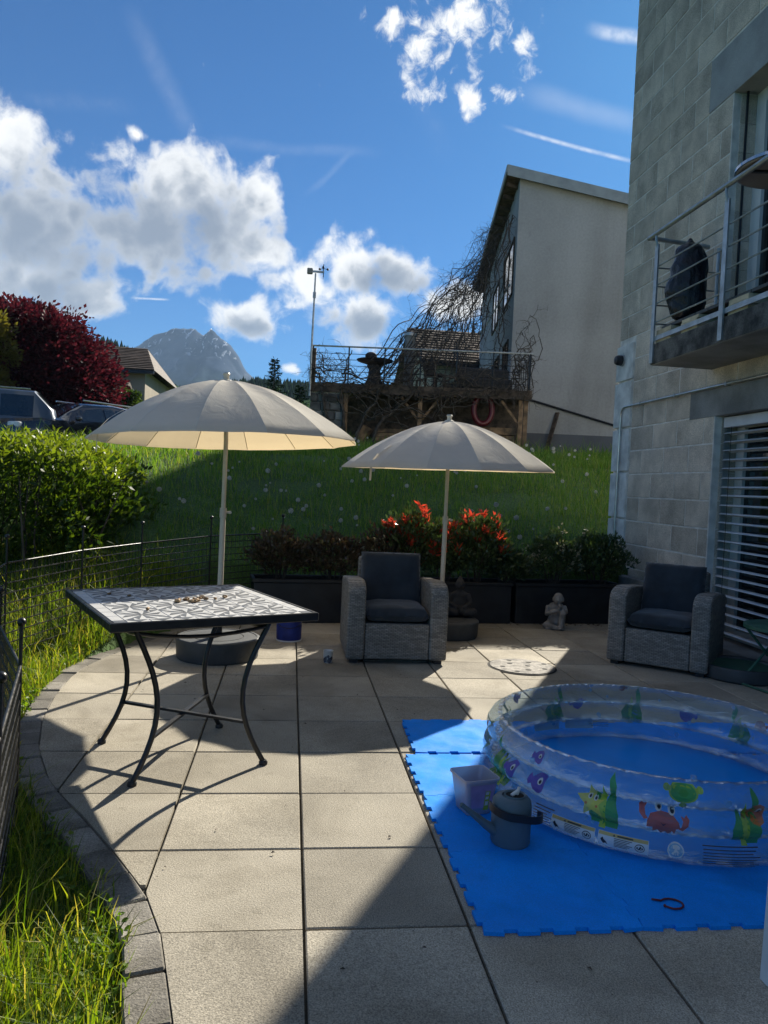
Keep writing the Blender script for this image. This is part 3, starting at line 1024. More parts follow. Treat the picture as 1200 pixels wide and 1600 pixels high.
    MB().bx(xg, xg + .01, 4.0, y1, up[0] + .1, up[1]).build('balcony_door_pane', 'glass_dark', root, world_space=True)
    cu = MB()
    ys = np.linspace(5.5, y1 - .15, 60)
    for a, b in zip(ys[:-1], ys[1:]):
        f = lambda y: xg + .09 + .018 * math.sin(y * 70)
        cu.add([(f(a), a, up[0] + .12), (f(b), b, up[0] + .12), (f(b), b, up[1] - .1), (f(a), a, up[1] - .1)], [(0, 1, 2, 3)])
    cu.build('curtain', 'white_wall', root, world_space=True)
    MB().tube([(X + .10, WIN_Y - .05, up[0] + .1), (X + .10, WIN_Y - .05, up[1])], .012, 6).build('shutter_guide', 'black_metal', root, world_space=True)
    # balcony
    xo = 3.177; ye = 6.605; ya = 2.2
    b = MB().bx(xo, X - .016, ya, ye, 2.53, 2.72).build('balcony_slab', 'concrete', root, bevel=.006, world_space=True)
    MB().bx(xo - .006, xo - .002, ya, ye - .004, 2.535, 2.715).build('slab_edge', 'stained_concrete', root, world_space=True)
    MB().bx(xo - .002, X - .02, ye + .002, ye + .006, 2.535, 2.715).build('slab_edge', 'stained_concrete', root, world_space=True)
    # balcony floor boards on the slab
    nb = 22
    for i in range(nb):
        y0 = ya + .1 + i * (ye - ya - .15) / nb
        MB().bx(xo + .05, X - .03, y0, y0 + (ye - ya - .15) / nb - .012, 2.845, 2.87).build('floor_board', 'deck_ribbed', root, world_space=True)
    py = [6.575, 5.465, 4.355, 3.245]
    for y in py:
        MB().bx(xo - .022, xo - .007, y - .028, y + .028, 2.545, 3.60).build('railing_post', 'galvanized', root, world_space=True)
        MB().tube([(xo - .015, y, 3.58), (xo - .03, y, 3.64), (xo - .03, y, 3.69)], .012, 6).build('rail_bracket', 'galvanized', root, world_space=True)
    MB().tube([(X - .035, ye - .03, 2.9), (X - .035, ye - .03, 3.62)], .016, 6).build('railing_post', 'galvanized', root, world_space=True)
    MB().tube([(xo - .03, ya, 3.70), (xo - .03, 6.72, 3.70)], .021, 10).build('handrail', 'galvanized', root, smooth=40, world_space=True)
    MB().tube([(xo - .03, 6.70, 3.70), (X - .06, 6.70, 3.665)], .021, 10).build('handrail', 'galvanized', root, smooth=40, world_space=True)
    for z in (3.415, 3.248, 3.08, 2.912):
        MB().tube([(xo + .004, ya, z), (xo + .004, 6.66, z)], .0075, 6).build('rail_bar', 'galvanized', root, world_space=True)
        MB().tube([(xo + .004, 6.63, z), (X - .03, 6.63, z)], .0075, 6).build('rail_bar', 'galvanized', root, world_space=True)
    MB().bx(xo - .006, xo + .006, ya, 6.6, 2.742, 2.782).build('toe_rail', 'galvanized', root, world_space=True)
    # stacked timber shims under the boards
    for (y, n_) in ((6.44, 3), (6.0, 4), (5.30, 3), (4.6, 3)):
        for q in range(n_):
            t = .118 / n_
            MB().bx(xo + .01 + random.uniform(0, .015), xo + .42, y - .13 + random.uniform(-.012, .012), y + .13, 2.722 + t * q, 2.722 + t * (q + 1) - .003).build('timber_shim', 'pale_wood', root, world_space=True)
    # conduit along the wall and down the quoins
    pts = [(X - .045, 2.5, 2.36), (X - .045, 8.32, 2.362)]
    for i in range(1, 7):
        a = i / 6 * PI / 2
        pts.append((X - .055, 8.32 + .11 * math.sin(a), 2.362 - .11 * (1 - math.cos(a))))
    pts += [(X - .055, 8.43, 1.3), (X - .055, 8.43, .62)]
    MB().tube(pts, .0125, 8).build('conduit', 'steel_pipe', root, smooth=50, world_space=True)
    for y in (7.2, 6.3, 5.4, 7.95):
        MB().bx(X - .06, X - .002, y - .012, y + .012, 2.345, 2.379).build('pipe_clip', 'galvanized', root, world_space=True)
    return root


build_apartment()


def build_wall_lamp():
    o = thing('wall_lamp', 'round dark wall lamp on the pale corner stones', 'lamp', (WALL_X - .036, 8.51, 2.915))
    m = MB(); m.lathe([(0, 0), (.055, 0), (.06, .02), (.058, .06), (.045, .085), (0, .092)], 20)
    m.v = [(-z, x, y) for x, y, z in m.v]
    m.build('lamp_body', 'can_dark', o, smooth=40, fix=True)
    m = MB(); m.lathe([(.0, -.004), (.068, -.004), (.068, .012), (0, .012)], 20)
    m.v = [(-z, x, y) for x, y, z in m.v]
    m.build('back_plate', 'galvanized', o, fix=True)


build_wall_lamp()


def build_balcony_items():
    # bulging refuse sack behind the railing
    b = MB()
    b.ball((0, 0, .19), (.18, .18, .19), 16, 10); b.ball((.01, 0, .45), (.178, .17, .19), 16, 10); b.tube([(0, 0, .15), (0, 0, .48)], .175, 14)
    b.ball((-.03, .03, .28), (.17, .17, .22), 16, 10); b.ball((0, 0, .57), (.15, .145, .10), 14, 8); b.ball((0, 0, .67), (.035, .03, .05), 8, 6)
    me = remeshed(b, 'refuse_sack', 'sack', .016, 3)
    co = np.empty(len(me.vertices) * 3, np.float32); me.vertices.foreach_get('co', co); co = co.reshape(-1, 3)
    for i, p in enumerate(co):
        n = mnoise.noise(Vector(p) * 9) * .016 + abs(mnoise.noise(Vector((p[0] * 16, p[1] * 16, p[2] * 5)))) * .02
        r = np.array([p[0], p[1], 0]); l = np.linalg.norm(r) + 1e-6
        co[i] += r / l * n
    me.vertices.foreach_set('co', co.ravel()); me.update()
    o = link('refuse_sack', me, None, (3.36, 6.37, 2.872), label='full black refuse sack tied shut on the balcony', category='sack')
    o.scale = (.86, .86, 1.04)
    # round table, seen from below
    t = thing('balcony_table', 'round balcony table seen from below behind the railing', 'table', (3.46, 5.20, 2.872))
    MB().lathe([(0, .86), (.34, .86), (.355, .875), (.355, .885), (.34, .895), (0, .895)], 36).build('tabletop', 'laminate', t, smooth=40)
    MB().lathe([(.352, .868), (.36, .868), (.36, .89), (.352, .89)], 36).build('rim', 'chrome', t, smooth=40)
    MB().bar((-.25, .05, .852), (.25, -.05, .852), .03, .014).build('support_bar', 'black_metal', t)
    MB().tube([(0, 0, .02), (0, 0, .86)], .02, 8).build('pillar', 'galvanized', t)
    MB().lathe([(0, 0), (.18, 0), (.17, .02), (.03, .035), (0, .035)], 20).build('foot', 'black_metal', t)


build_balcony_items()

# ------------------------------------------------------------------ parasols
def build_parasol(label, x, y, rim_z, top_z, R, tilt, spin, knob_z, flap):
    root = thing('parasol', label, 'parasol', (x, y, 0), spin, 'two beige garden parasols')
    n = 14; sub = 4; rings = 12
    rise = top_z - rim_z
    def surf(th, s):                       # s 0 at top .. 1 at rim
        k = (th / (2 * PI) * n) % 1
        dip = math.sin(PI * k) ** 1.0       # panel sags between ribs
        r = R * s * (1 - .028 * dip * s ** 2)
        z = rim_z + rise * (1 - s ** 1.75) - .018 * dip * math.sin(PI * s) - .012 * dip * s ** 6 * 0
        z += .004 * mnoise.noise(Vector((r * math.cos(th) * 7, r * math.sin(th) * 7, 3.1 + x)))
        return r, z
    m = Matrix.Rotation(tilt[0], 3, 'X') @ Matrix.Rotation(tilt[1], 3, 'Y')
    piv = Vector((0, 0, rim_z))
    T = lambda p: tuple(m @ (Vector(p) - piv) + piv)
    for k in range(n):
        vs = []; fs = []
        for i in range(rings + 1):
            s = .03 + .97 * i / rings
            for j in range(sub + 1):
                th = 2 * PI * (k + j / sub) / n
                r, z = surf(th if j < sub else th - 1e-6, s)
                vs.append(T((r * math.cos(th), r * math.sin(th), z)))
        w = sub + 1
        for i in range(rings):
            for j in range(sub):
                a = i * w + j
                fs.append((a, a + w, a + w + 1, a + 1))
        # hem turned down at the rim
        o = len(vs)
        for j in range(sub + 1):
            th = 2 * PI * (k + j / sub) / n
            r, z = surf(th if j < sub else th - 1e-6, 1.0)
            vs.append(T((r * math.cos(th) * 1.001, r * math.sin(th) * 1.001, z - .012)))
        for j in range(sub):
            a = rings * w + j
            fs.append((a, o + j, o + j + 1, a + 1))
        MB().add(vs, fs).build('canopy_panel', 'canopy', root, smooth=50)
    for k in range(n):
        th = 2 * PI * k / n
        pts = []
        for i in range(9):
            s = .03 + .965 * i / 8
            r, z = surf(th, s)
            pts.append(T((r * math.cos(th), r * math.sin(th), z - .008)))
        MB().tube(pts, .0035, 5).build('rib', 'cream_metal', root)
        s = .5; r, z = surf(th, s)
        MB().tube([T((r * math.cos(th), r * math.sin(th), z - .012)), T((.02 * math.cos(th), .02 * math.sin(th), rim_z + rise * .28))], .003, 5).build('strut', 'cream_metal', root)
    MB().lathe([(.03, -.03), (.034, .0), (.03, .03), (.022, .032)], 12, (0, 0, rim_z + rise * .28)).build('runner', 'cream_metal', root, smooth=40)
    MB().tube([(0, 0, .10), (0, 0, knob_z)], .021, 14).build('lower_pole', 'cream_metal', root, smooth=50)
    MB().tube([(0, 0, knob_z - .02), (0, 0, rim_z), T((0, 0, rim_z + rise))], .0165, 14).build('upper_pole', 'cream_metal', root, smooth=50)
    kn = MB().tube([(0, 0, knob_z - .05), (0, 0, knob_z + .02)], .026, 12)
    kn.tube([(.02, -.005, knob_z - .01), (.055, -.01, knob_z - .01)], .009, 8).tube([(.05, -.03, knob_z - .01), (.05, .012, knob_z - .01)], .011, 8)
    kn.build('clamp', 'cream_metal', root, smooth=40)
    t = T((0, 0, rim_z + rise))
    MB().lathe([(.05, -.012), (.04, .006), (.022, .012), (.02, .035), (.028, .05), (.02, .06), (0, .062)], 14, t).build('finial', 'cream_metal', root, smooth=40)
    if flap:                                # tie strap hanging from the rim
        th = flap
        pts = []
        for i, (s, dz) in enumerate(((.72, .012), (.80, .02), (.87, .02), (.93, .0), (.95, -.05), (.955, -.11), (.958, -.15))):
            r, z = surf(th, min(s, 1)); pts.append(Vector(T((r * math.cos(th), r * math.sin(th), z + dz))))
        sd = Vector((-math.sin(th), math.cos(th), 0)) * .014
        vs = []; fs = []
        for p in pts:
            vs += [p - sd, p + sd]
        for i in range(len(pts) - 1):
            fs.append((2 * i, 2 * i + 1, 2 * i + 3, 2 * i + 2))
        MB().add(vs, fs).build('tie_strap', 'canopy', root)
    return root


def build_drum(label, x, y, r, h, pole_socket=True):
    d = thing('ballast_drum', label, 'drum', (x, y, 0), .3, 'round parasol ballast drums')
    MB().lathe([(0, 0), (r * .955, 0), (r * .98, .01), (r, h - .035), (r, h - .03), (r * 1.0, h - .028), (0, h - .028)], 40).build('drum', 'drum', d, smooth=30)
    MB().lathe([(0, h - .029), (r * 1.012, h - .029), (r * 1.012, h - .006), (r * .985, h), (r * .93, h + .001), (r * .925, h - .003), (r * .62, h - .002), (r * .615, h - .006), (r * .60, h - .006), (r * .595, h - .001), (0, h)], 40).build('lid', 'drum', d, smooth=30)
    if pole_socket:
        MB().tube([(0, 0, h - .01), (0, 0, h + .17)], .029, 14).build('socket', 'black_plastic', d, smooth=40)
    return d


build_parasol('larger-looking beige parasol above the mosaic table with glowing underside', -.495, 5.76, 1.61, 2.05, .98, (math.radians(-1.2), math.radians(-2.0)), .12, 1.09, 3.48)
build_drum('round dark grey ballast drum with flat lid behind the mosaic table', -.495, 5.76, .305, .155)
build_parasol('beige parasol standing behind the wicker armchair near the red shrubs', 1.405, 6.84, 1.515, 1.945, .97, (math.radians(.6), math.radians(-1.4)), .30, 1.06, 3.42)
build_drum('round black ballast drum half hidden behind the wicker armchair', 1.44, 6.80, .305, .15)


# ------------------------------------------------------------------ mosaic table
def build_table():
    tz = .735
    root = thing('mosaic_table', 'square iron table with grey and white star mosaic top', 'table', (-.474, 3.70, 0), math.radians(25.2))
    hx, hy = .445, .48
    MB().bx(-hx, hx, -hy, hy, tz - .034, tz - .012).build('top_board', 'black_metal', root, bevel=.004)
    fr = MB()
    pts = [(-hx, -hy, tz - .012), (hx, -hy, tz - .012), (hx, hy, tz - .012), (-hx, hy, tz - .012)]
    fr.bx(-hx - .012, hx + .012, -hy - .012, -hy + .008, tz - .036, tz + .002).bx(-hx - .012, hx + .012, hy - .008, hy + .012, tz - .036, tz + .002)
    fr.bx(-hx - .0118, -hx + .008, -hy + .008, hy - .008, tz - .0358, tz + .0018).bx(hx - .008, hx + .0118, -hy + .008, hy - .008, tz - .0358, tz + .0018)
    fr.build('rim', 'black_metal', root, bevel=.004)
    MB().bx(-hx + .008, hx - .008, -hy + .008, hy - .008, tz - .013, tz - .0035).build('grout_bed', 'grout', root)
    # border strips and star tiles
    bw = .052
    ix, iy = hx - .008 - bw, hy - .008 - bw
    nx, ny = 4, 4
    dx, dy = 2 * ix / nx, 2 * iy / ny
    g = .0018
    def strip(x0, x1, y0, y1, m):
        MB().bx(x0 + g, x1 - g, y0 + g, y1 - g, tz - .012, tz).build('border_tile', m, root, bevel=.001)
    for i in range(nx * 2):
        a = -ix + i * dx / 2
        m = 'tile_white'
        strip(a, a + dx / 2, -iy - bw, -iy, m); strip(a, a + dx / 2, iy, iy + bw, m)
    for j in range(ny * 2):
        a = -iy + j * dy / 2
        strip(-ix - bw, -ix, a, a + dy / 2, 'tile_white'); strip(ix, ix + bw, a, a + dy / 2, 'tile_white')
    for sx in (-1, 1):
        for sy in (-1, 1):
            strip(min(sx * ix, sx * (ix + bw)), max(sx * ix, sx * (ix + bw)), min(sy * iy, sy * (iy + bw)), max(sy * iy, sy * (iy + bw)), 'tile_grey')
    # grey triangles printed on the border strips
    for i in range(nx * 2):
        a = -ix + i * dx / 2 + g * 2
        for sy in (-1, 1):
            y0 = sy * (iy + g * 2); y1 = sy * (iy + bw - g * 2)
            vs = [(a, y0, tz + .0006), (a + dx / 2 - 4 * g, y0, tz + .0006), (a + (dx / 2 - 4 * g) * .5, y1, tz + .0006)]
            MB().add(vs if sy > 0 else vs[::-1], [(0, 1, 2)]).build('border_motif', 'tile_grey', root)
    tile = MB().bx(-dx / 2 + g, dx / 2 - g, -dy / 2 + g, dy / 2 - g, -.012, 0).mesh('star_tile', 'tile_white', bevel=.001)
    kites = []
    for k in range(8):                       # eight-pointed star, half of every arm grey
        th = k * PI / 4; t2 = th + PI / 8 + .02
        L = .485 / max(abs(math.cos(t2)), abs(math.sin(t2)))
        kites.append([(.0, .0), (.20 * math.cos(th - .02), .20 * math.sin(th - .02)), (.36 * math.cos(th - .02), .36 * math.sin(th - .02)), (L * .97 * math.cos(t2), L * .97 * math.sin(t2))])
    corner = [[(.5, .5), (.30, .5), (.27, .27)], [(-.5, .5), (-.5, .30), (-.27, .27)], [(-.5, -.5), (-.30, -.5), (-.27, -.27)], [(.5, -.5), (.5, -.30), (.27, -.27)]]
    km = MB()
    for q in kites:
        q = [(max(-.485, min(.485, a)), max(-.485, min(.485, b))) for a, b in q]
        km.add([(a * dx, b * dy, .0007) for a, b in q], [(0, 1, 2, 3)])
    for q in corner:
        km.add([(a * .97 * dx, b * .97 * dy, .0007) for a, b in q], [(0, 1, 2)])
    kme = km.mesh('star_motif', 'tile_grey', fix=False)
    for i in range(nx):
        for j in range(ny):
            o = link('star_tile', tile, root, (-ix + (i + .5) * dx, -iy + (j + .5) * dy, tz + random.uniform(-.0004, .0002)))
            link('star_motif', kme, o)
    # curved iron legs
    feet = [(-.30, -.295), (.30, -.295), (.30, .295), (-.30, .295)]
    for (fx, fy) in feet:
        pts = []
        for i in range(13):
            t = i / 12
            z = .012 + (tz - .05) * t
            # in towards the middle at two thirds height, out again at the top
            k = 1.0 - .42 * math.sin(PI * min(1, t * 1.02)) ** 1.0 * (1 - .25 * t) + .05 * t
            pts.append((fx * k, fy * (1 - .10 * math.sin(PI * t)), z))
        l = MB().tube(pts, .0125, 10).build('leg', 'black_metal', root, smooth=50)
        MB().lathe([(0, 0), (.02, 0), (.021, .012), (.014, .022), (0, .022)], 12, (fx, fy, 0)).build('foot', 'black_plastic', l, smooth=40)
    inn = lambda fx, fy, t: (fx * (1.0 - .42 * math.sin(PI * t) * (1 - .25 * t) + .05 * t), fy * (1 - .10 * math.sin(PI * t)), .012 + (tz - .05) * t)
    a, b, c, d = [inn(fx, fy, .26) for fx, fy in feet]
    MB().bar(a, c, .022, .012).build('stretcher', 'black_metal', root)
    MB().bar((b[0], b[1], b[2] + .0125), (d[0], d[1], d[2] + .0125), .022, .012).build('stretcher', 'black_metal', root)
    a, b, c, d = [inn(fx, fy, .93) for fx, fy in feet]
    for p, q in ((a, b), (b, c), (c, d), (d, a)):
        mid = [(p[i] + q[i]) / 2 for i in range(3)]; mid[2] -= .055
        arc = [tuple(p[i] * (1 - t) ** 2 + 2 * mid[i] * t * (1 - t) + q[i] * t * t for i in range(3)) for t in np.linspace(0, 1, 9)]
        MB().tube(arc, .009, 8).build('apron_arc', 'black_metal', root, smooth=50)
    # nuts left lying on the top
    R = Matrix.Rotation(math.radians(25.2), 3, 'Z')
    proto = MB(); proto.ball((0, 0, .006), (.013, .008, .007), 8, 6); proto.ball((.009, 0, .006), (.009, .007, .0065), 8, 6)
    nme = remeshed(proto, 'peanut', 'nut', .0022, 2)
    for i in range(24):
        if i < 14:
            u, v = random.gauss(.0, .035), random.gauss(-.03, .035)
        elif i < 21:
            u, v = random.gauss(.12, .05), random.gauss(.03, .03)
        else:
            u, v = random.uniform(-.3, .3), random.uniform(-.3, .3)
        p = R @ Vector((u, v, 0))
        o = link('peanut', nme, None, (-.474 + p.x, 3.70 + p.y, tz + .001), random.uniform(0, 6.28),
                 label='small brown peanut lying on the mosaic tabletop', category='peanut', group='peanuts scattered on the mosaic table')
        s = random.uniform(.75, 1.15); o.scale = (s, s, s)


build_table()


# ------------------------------------------------------------------ wicker armchairs
def cushion_mesh(name, sx, sy, sz, crease_seed, crown=.5):
    n = 22
    vs = []; fs = []
    def P(u, v, top):
        e = (1 - abs(u) ** 7) * (1 - abs(v) ** 7)
        z = sz / 2 * max(0, e) ** .35
        z += (.018 * (1 - u * u) * (1 - v * v) * crown)
        z += .007 * mnoise.noise(Vector((u * 2.2 + crease_seed, v * 2.2, top * 3.0))) + .004 * mnoise.noise(Vector((u * 6 + crease_seed, v * 5, top * 2.0)))
        return (u * sx / 2, v * sy / 2, z if top else -z * .8)
    for top in (1, 0):
        for i in range(n + 1):
            for j in range(n + 1):
                vs.append(P(-1 + 2 * i / n, -1 + 2 * j / n, top))
    w = n + 1
    for top in (0, 1):
        o = 0 if top else w * w
        for i in range(n):
            for j in range(n):
                a = o + i * w + j
                f = (a, a + w, a + w + 1, a + 1)
                fs.append(f if top else f[::-1])
    b = MB().add(vs, fs)
    me = b.mesh(name, 'cushion')
    bm = bmesh.new(); bm.from_mesh(me)
    bmesh.ops.remove_doubles(bm, verts=bm.verts, dist=.0015)
    bm.to_mesh(me); bm.free()
    me.polygons.foreach_set('use_smooth', [True] * len(me.polygons))
    return me


def build_armchair(label, x, y, rz, seed):
    root = thing('wicker_armchair', label, 'armchair', (x, y, 0), rz, 'two grey wicker armchairs')
    W, D, aw = .76, .74, .135
    # arms: profile in y-z, rounded top that falls away to the back
    for s in (-1, 1):
        prof = [(-D / 2, .03), (-D / 2, .50), (-D / 2 + .012, .545), (-D / 2 + .04, .578), (-D / 2 + .09, .600), (-D / 2 + .17, .612), (-D / 2 + .34, .605), (D / 2 - .05, .575), (D / 2, .55), (D / 2, .03)]
        x0 = -W / 2 if s < 0 else W / 2 - aw
        n = len(prof)
        m = MB().extrude([(x0, a, b) for a, b in prof], (aw, 0, 0))
        m.build('arm', 'wicker', root, smooth=50, bevel=.022, seg=3, fix=True)
    iw = W - 2 * aw - .006
    MB().bx(-iw / 2, iw / 2, -D / 2 + .012, -D / 2 + .05, .035, .30).build('front_panel', 'wicker', root, bevel=.006)
    MB().bx(-iw / 2, iw / 2, -D / 2 + .055, D / 2 - .16, .25, .295).build('seat_deck', 'wicker', root)
    pr = []
    for i in range(13):
        t = -1 + 2 * i / 12
        pr.append((t * (iw / 2 + .012), .735 + .030 * (1 - t * t)))
    back = MB()
    poly = [(-iw / 2 - .012, .04)] + pr + [(iw / 2 + .012, .04)]
    back.extrude([(a, D / 2 - .14, b) for a, b in poly], (0, .13, 0))
    back.build('back', 'wicker', root, bevel=.02, seg=2, fix=True)
    o = link('seat_cushion', cushion_mesh('seat_cushion', iw - .004, .56, .125, seed), root, (0, -D / 2 + .30, .358))
    o = link('back_cushion', cushion_mesh('back_cushion', iw + .002, .44, .13, seed + 9), root, (0, D / 2 - .215, .575))
    o.rotation_euler = (math.radians(76), 0, 0)
    for sx in (-1, 1):
        for sy in (-1, 1):
            MB().bx(sx * (W / 2 - .06) - .03, sx * (W / 2 - .06) + .03, sy * (D / 2 - .06) - .03, sy * (D / 2 - .06) + .03, 0, .036).build('foot', 'black_plastic', root)
    return root


build_armchair('grey wicker armchair with dark cushions beside the parasol pole', .832, 5.975, 0.0, 1.0)
build_armchair('grey wicker armchair with dark cushions against the block wall', 3.075, 5.84, math.radians(-39), 21.0)


# ------------------------------------------------------------------ planters and their shrubs
def build_planter(label, xc, L):
    yc = PLANT_Y(xc) + .19
    rz = math.atan(.12)
    root = thing('planter_box', label, 'planter', (xc, yc, 0), rz, 'row of long black planters')
    h, w, t = .415, .36, .022
    L2 = L / 2
    MB().bx(-L2, L2, -w / 2, -w / 2 + t, .0, h - .035).build('front_board', 'black_plastic', root, bevel=.004)
    MB().bx(-L2, L2, w / 2 - t, w / 2, .0, h - .035).build('back_board', 'black_plastic', root, bevel=.004)
    for s in (-1, 1):
        a, b = sorted((s * L2, s * (L2 - t)))
        MB().bx(a, b, -w / 2 + t + .001, w / 2 - t - .001, 0, h - .035).build('end_board', 'black_plastic', root)
    r = MB()
    r.bx(-L2 - .015, L2 + .015, -w / 2 - .015, -w / 2 + .02, h - .034, h).bx(-L2 - .015, L2 + .015, w / 2 - .02, w / 2 + .015, h - .034, h)
    r.bx(-L2 - .015, -L2 + .02, -w / 2 + .0205, w / 2 - .0205, h - .034, h - .001).bx(L2 - .02, L2 + .015, -w / 2 + .0205, w / 2 - .0205, h - .034, h - .001)
    r.build('rim', 'black_plastic', root, bevel=.005)
    MB().bx(-L2 + t, L2 - t, -w / 2 + t, w / 2 - t, h - .12, h - .07).build('potting_soil', 'soil', root)


build_planter('long black planter with two bronze shrubs left of the armchair', .30, 1.27)
build_planter('long black planter holding the red shrubs behind the armchair', 1.60, 1.27)
build_planter('long black planter with the pale-tipped shrub behind the small statue', 2.88, 1.20)


def build_shrub(label, name, x, y, z0, rx, ry, h, leaves, mats, top_mat=None, top_n=0, L=.055, W=.022, seed=1, group=None, rosette=False):
    r = np.random.default_rng(seed)
    root = thing(name, label, 'shrub', (x, y, z0), 0, group)
    st = MB()
    nst = 12
    tips = []
    for i in range(nst):
        an = r.uniform(0, 2 * PI); q = math.sqrt(r.uniform(.02, 1))
        tip = Vector((rx * .85 * q * math.cos(an), ry * .85 * q * math.sin(an), h * r.uniform(.55, .97) * (1 - .22 * q * q)))
        mid = tip * .5 + Vector((0, 0, h * .06))
        st.tube([(tip.x * .12, tip.y * .12, -.05), mid, tip], [.008, .006, .003], 5)
        tips.append(tip)
    st.build('stems', 'bare_bark', root)
    n = leaves
    # points fill a lumpy crown; denser towards the shell
    d = unit(r.normal(size=(n, 3))); d[:, 2] = np.abs(d[:, 2]) * np.where(r.uniform(size=n) < .3, -.6, 1)
    lump = 1 + .22 * np.sin(d[:, 0] * 5 + seed) * np.sin(d[:, 1] * 6 + d[:, 2] * 5) + .12 * np.sin(d[:, 2] * 11 + d[:, 0] * 9 + seed)
    rad = r.uniform(.35, 1, n) ** .55 * lump
    P = np.stack([d[:, 0] * rad * rx, d[:, 1] * rad * ry, h * .52 + d[:, 2] * rad * h * .48], 1)
    P[:, 2] = np.maximum(P[:, 2], .0)
    D = unit(P - np.array([0, 0, h * .25])) + r.normal(size=(n, 3)) * .55 + np.array([0, 0, .45])
    V, F = leaf_arrays(P, D, r.uniform(.65, 1.15, n) * L, r.uniform(.7, 1.2, n) * W)
    link('foliage', np_mesh('foliage', V, F, mats), root)
    if top_n:
        PP = []; DD = []
        for i in range(top_n):
            an = r.uniform(0, 2 * PI); q = math.sqrt(r.uniform(0, 1))
            c = np.array([rx * 1.02 * q * math.cos(an), ry * .95 * q * math.sin(an), h * (1.0 - .36 * q * q) * r.uniform(.66, 1.12)])
            k = 13 if rosette else 16
            for j in range(k):
                a2 = j * 2.4; e = r.uniform(.25, 1.3) if rosette else r.uniform(-.2, 1.2)
                PP.append(c + r.normal(size=3) * (.012 if rosette else .025) - (np.array([0, 0, .02 * (j % 3)])))
                DD.append([math.cos(a2) * math.cos(e), math.sin(a2) * math.cos(e), math.sin(e)])
        PP, DD = np.array(PP), np.array(DD)
        m = len(PP)
        V, F = leaf_arrays(PP, DD, r.uniform(.75, 1.2, m) * L * (1.15 if rosette else .8), r.uniform(.8, 1.2, m) * W * .95)
        link('shoot_tips', np_mesh('shoot_tips', V, F, top_mat), root, kind='stuff')
    return root


_py = lambda x: PLANT_Y(x) + .20
build_shrub('dark bronze shrub at the fence end of the planters', 'planter_shrub', -.08, _py(-.08), .33, .30, .24, .52, 3000, 'bronze_leaf', None, 0, .045, .022, 3)
build_shrub('dark bronze shrub between the fence and the armchair', 'planter_shrub', .42, _py(.42), .33, .34, .25, .52, 3600, 'bronze_leaf', None, 0, .045, .022, 5)
build_shrub('low shrub with cream and pink young leaves left of the red shrubs', 'planter_shrub', .93, _py(.93), .33, .28, .24, .57, 2600, 'bronze_leaf', 'white_leaf', 14, .045, .02, 7)
build_shrub('tall shrub with red leaf tips left of the parasol pole', 'red_tip_shrub', 1.22, _py(1.22), .33, .33, .26, .76, 3000, 'shrub_leaf', 'red_leaf', 46, .066, .024, 11, 'red tip shrubs', True)
build_shrub('shrub with red leaf tips directly behind the parasol pole', 'red_tip_shrub', 1.56, _py(1.56), .33, .27, .26, .62, 2300, 'shrub_leaf', 'red_leaf', 26, .062, .023, 12, 'red tip shrubs', True)
build_shrub('tall shrub with scarlet leaf tips right of the parasol pole', 'red_tip_shrub', 1.90, _py(1.90), .33, .34, .26, .74, 3000, 'shrub_leaf', 'red_leaf', 40, .066, .024, 13, 'red tip shrubs', True)
build_shrub('low dark green shrub at the foot of the red shrubs', 'planter_shrub', 2.26, _py(2.26), .33, .27, .23, .38, 2300, 'shrub_leaf', None, 0, .05, .022, 15)
build_shrub('dark shrub with pale flowering tips above the small statue', 'planter_shrub', 2.76, _py(2.76), .33, .30, .24, .58, 3200, 'shrub_leaf', 'white_leaf', 20, .045, .018, 17)
build_shrub('dark green shrub beside the pale corner stones', 'planter_shrub', 3.28, _py(3.28), .33, .33, .25, .60, 3800, 'shrub_leaf', 'white_leaf', 5, .048, .02, 19)

# ------------------------------------------------------------------ foam mats
def mat_outline(n, x0, y0, S, flat=()):
    """square with dovetail teeth; side names in `flat` stay straight"""
    k = 9; p = S / k; d = .016
    pts = []
    def side(a, b, nrm, nm, ph):
        ax, ay = a; bx_, by = b
        ux, uy = (bx_ - ax) / S, (by - ay) / S
        out = []
        for i in range(k):
            up = (i + ph) % 2 == 0
            s0, s1 = i * p, (i + 1) * p
            h = d / 2 if up else -d / 2
            e = .006 if up else -.006
            if nm in flat: h = e = 0
            out.append((ax + ux * (s0 - e if i else s0) + nrm[0] * h, ay + uy * (s0 - e if i else s0) + nrm[1] * h))
            out.append((ax + ux * (s1 + e if i < k - 1 else s1) + nrm[0] * h, ay + uy * (s1 + e if i < k - 1 else s1) + nrm[1] * h))
        return out[1:-1] if nm not in flat else []
    c = [(x0, y0), (x0 + S, y0), (x0 + S, y0 + S), (x0, y0 + S)]
    for i, (nm, nr, ph) in enumerate((('S', (0, -1), 0), ('E', (1, 0), 0), ('N', (0, 1), 1), ('W', (-1, 0), 1))):
        pts.append(c[i])
        pts += side(c[i], c[(i + 1) % 4], nr, nm, ph)
    return pts


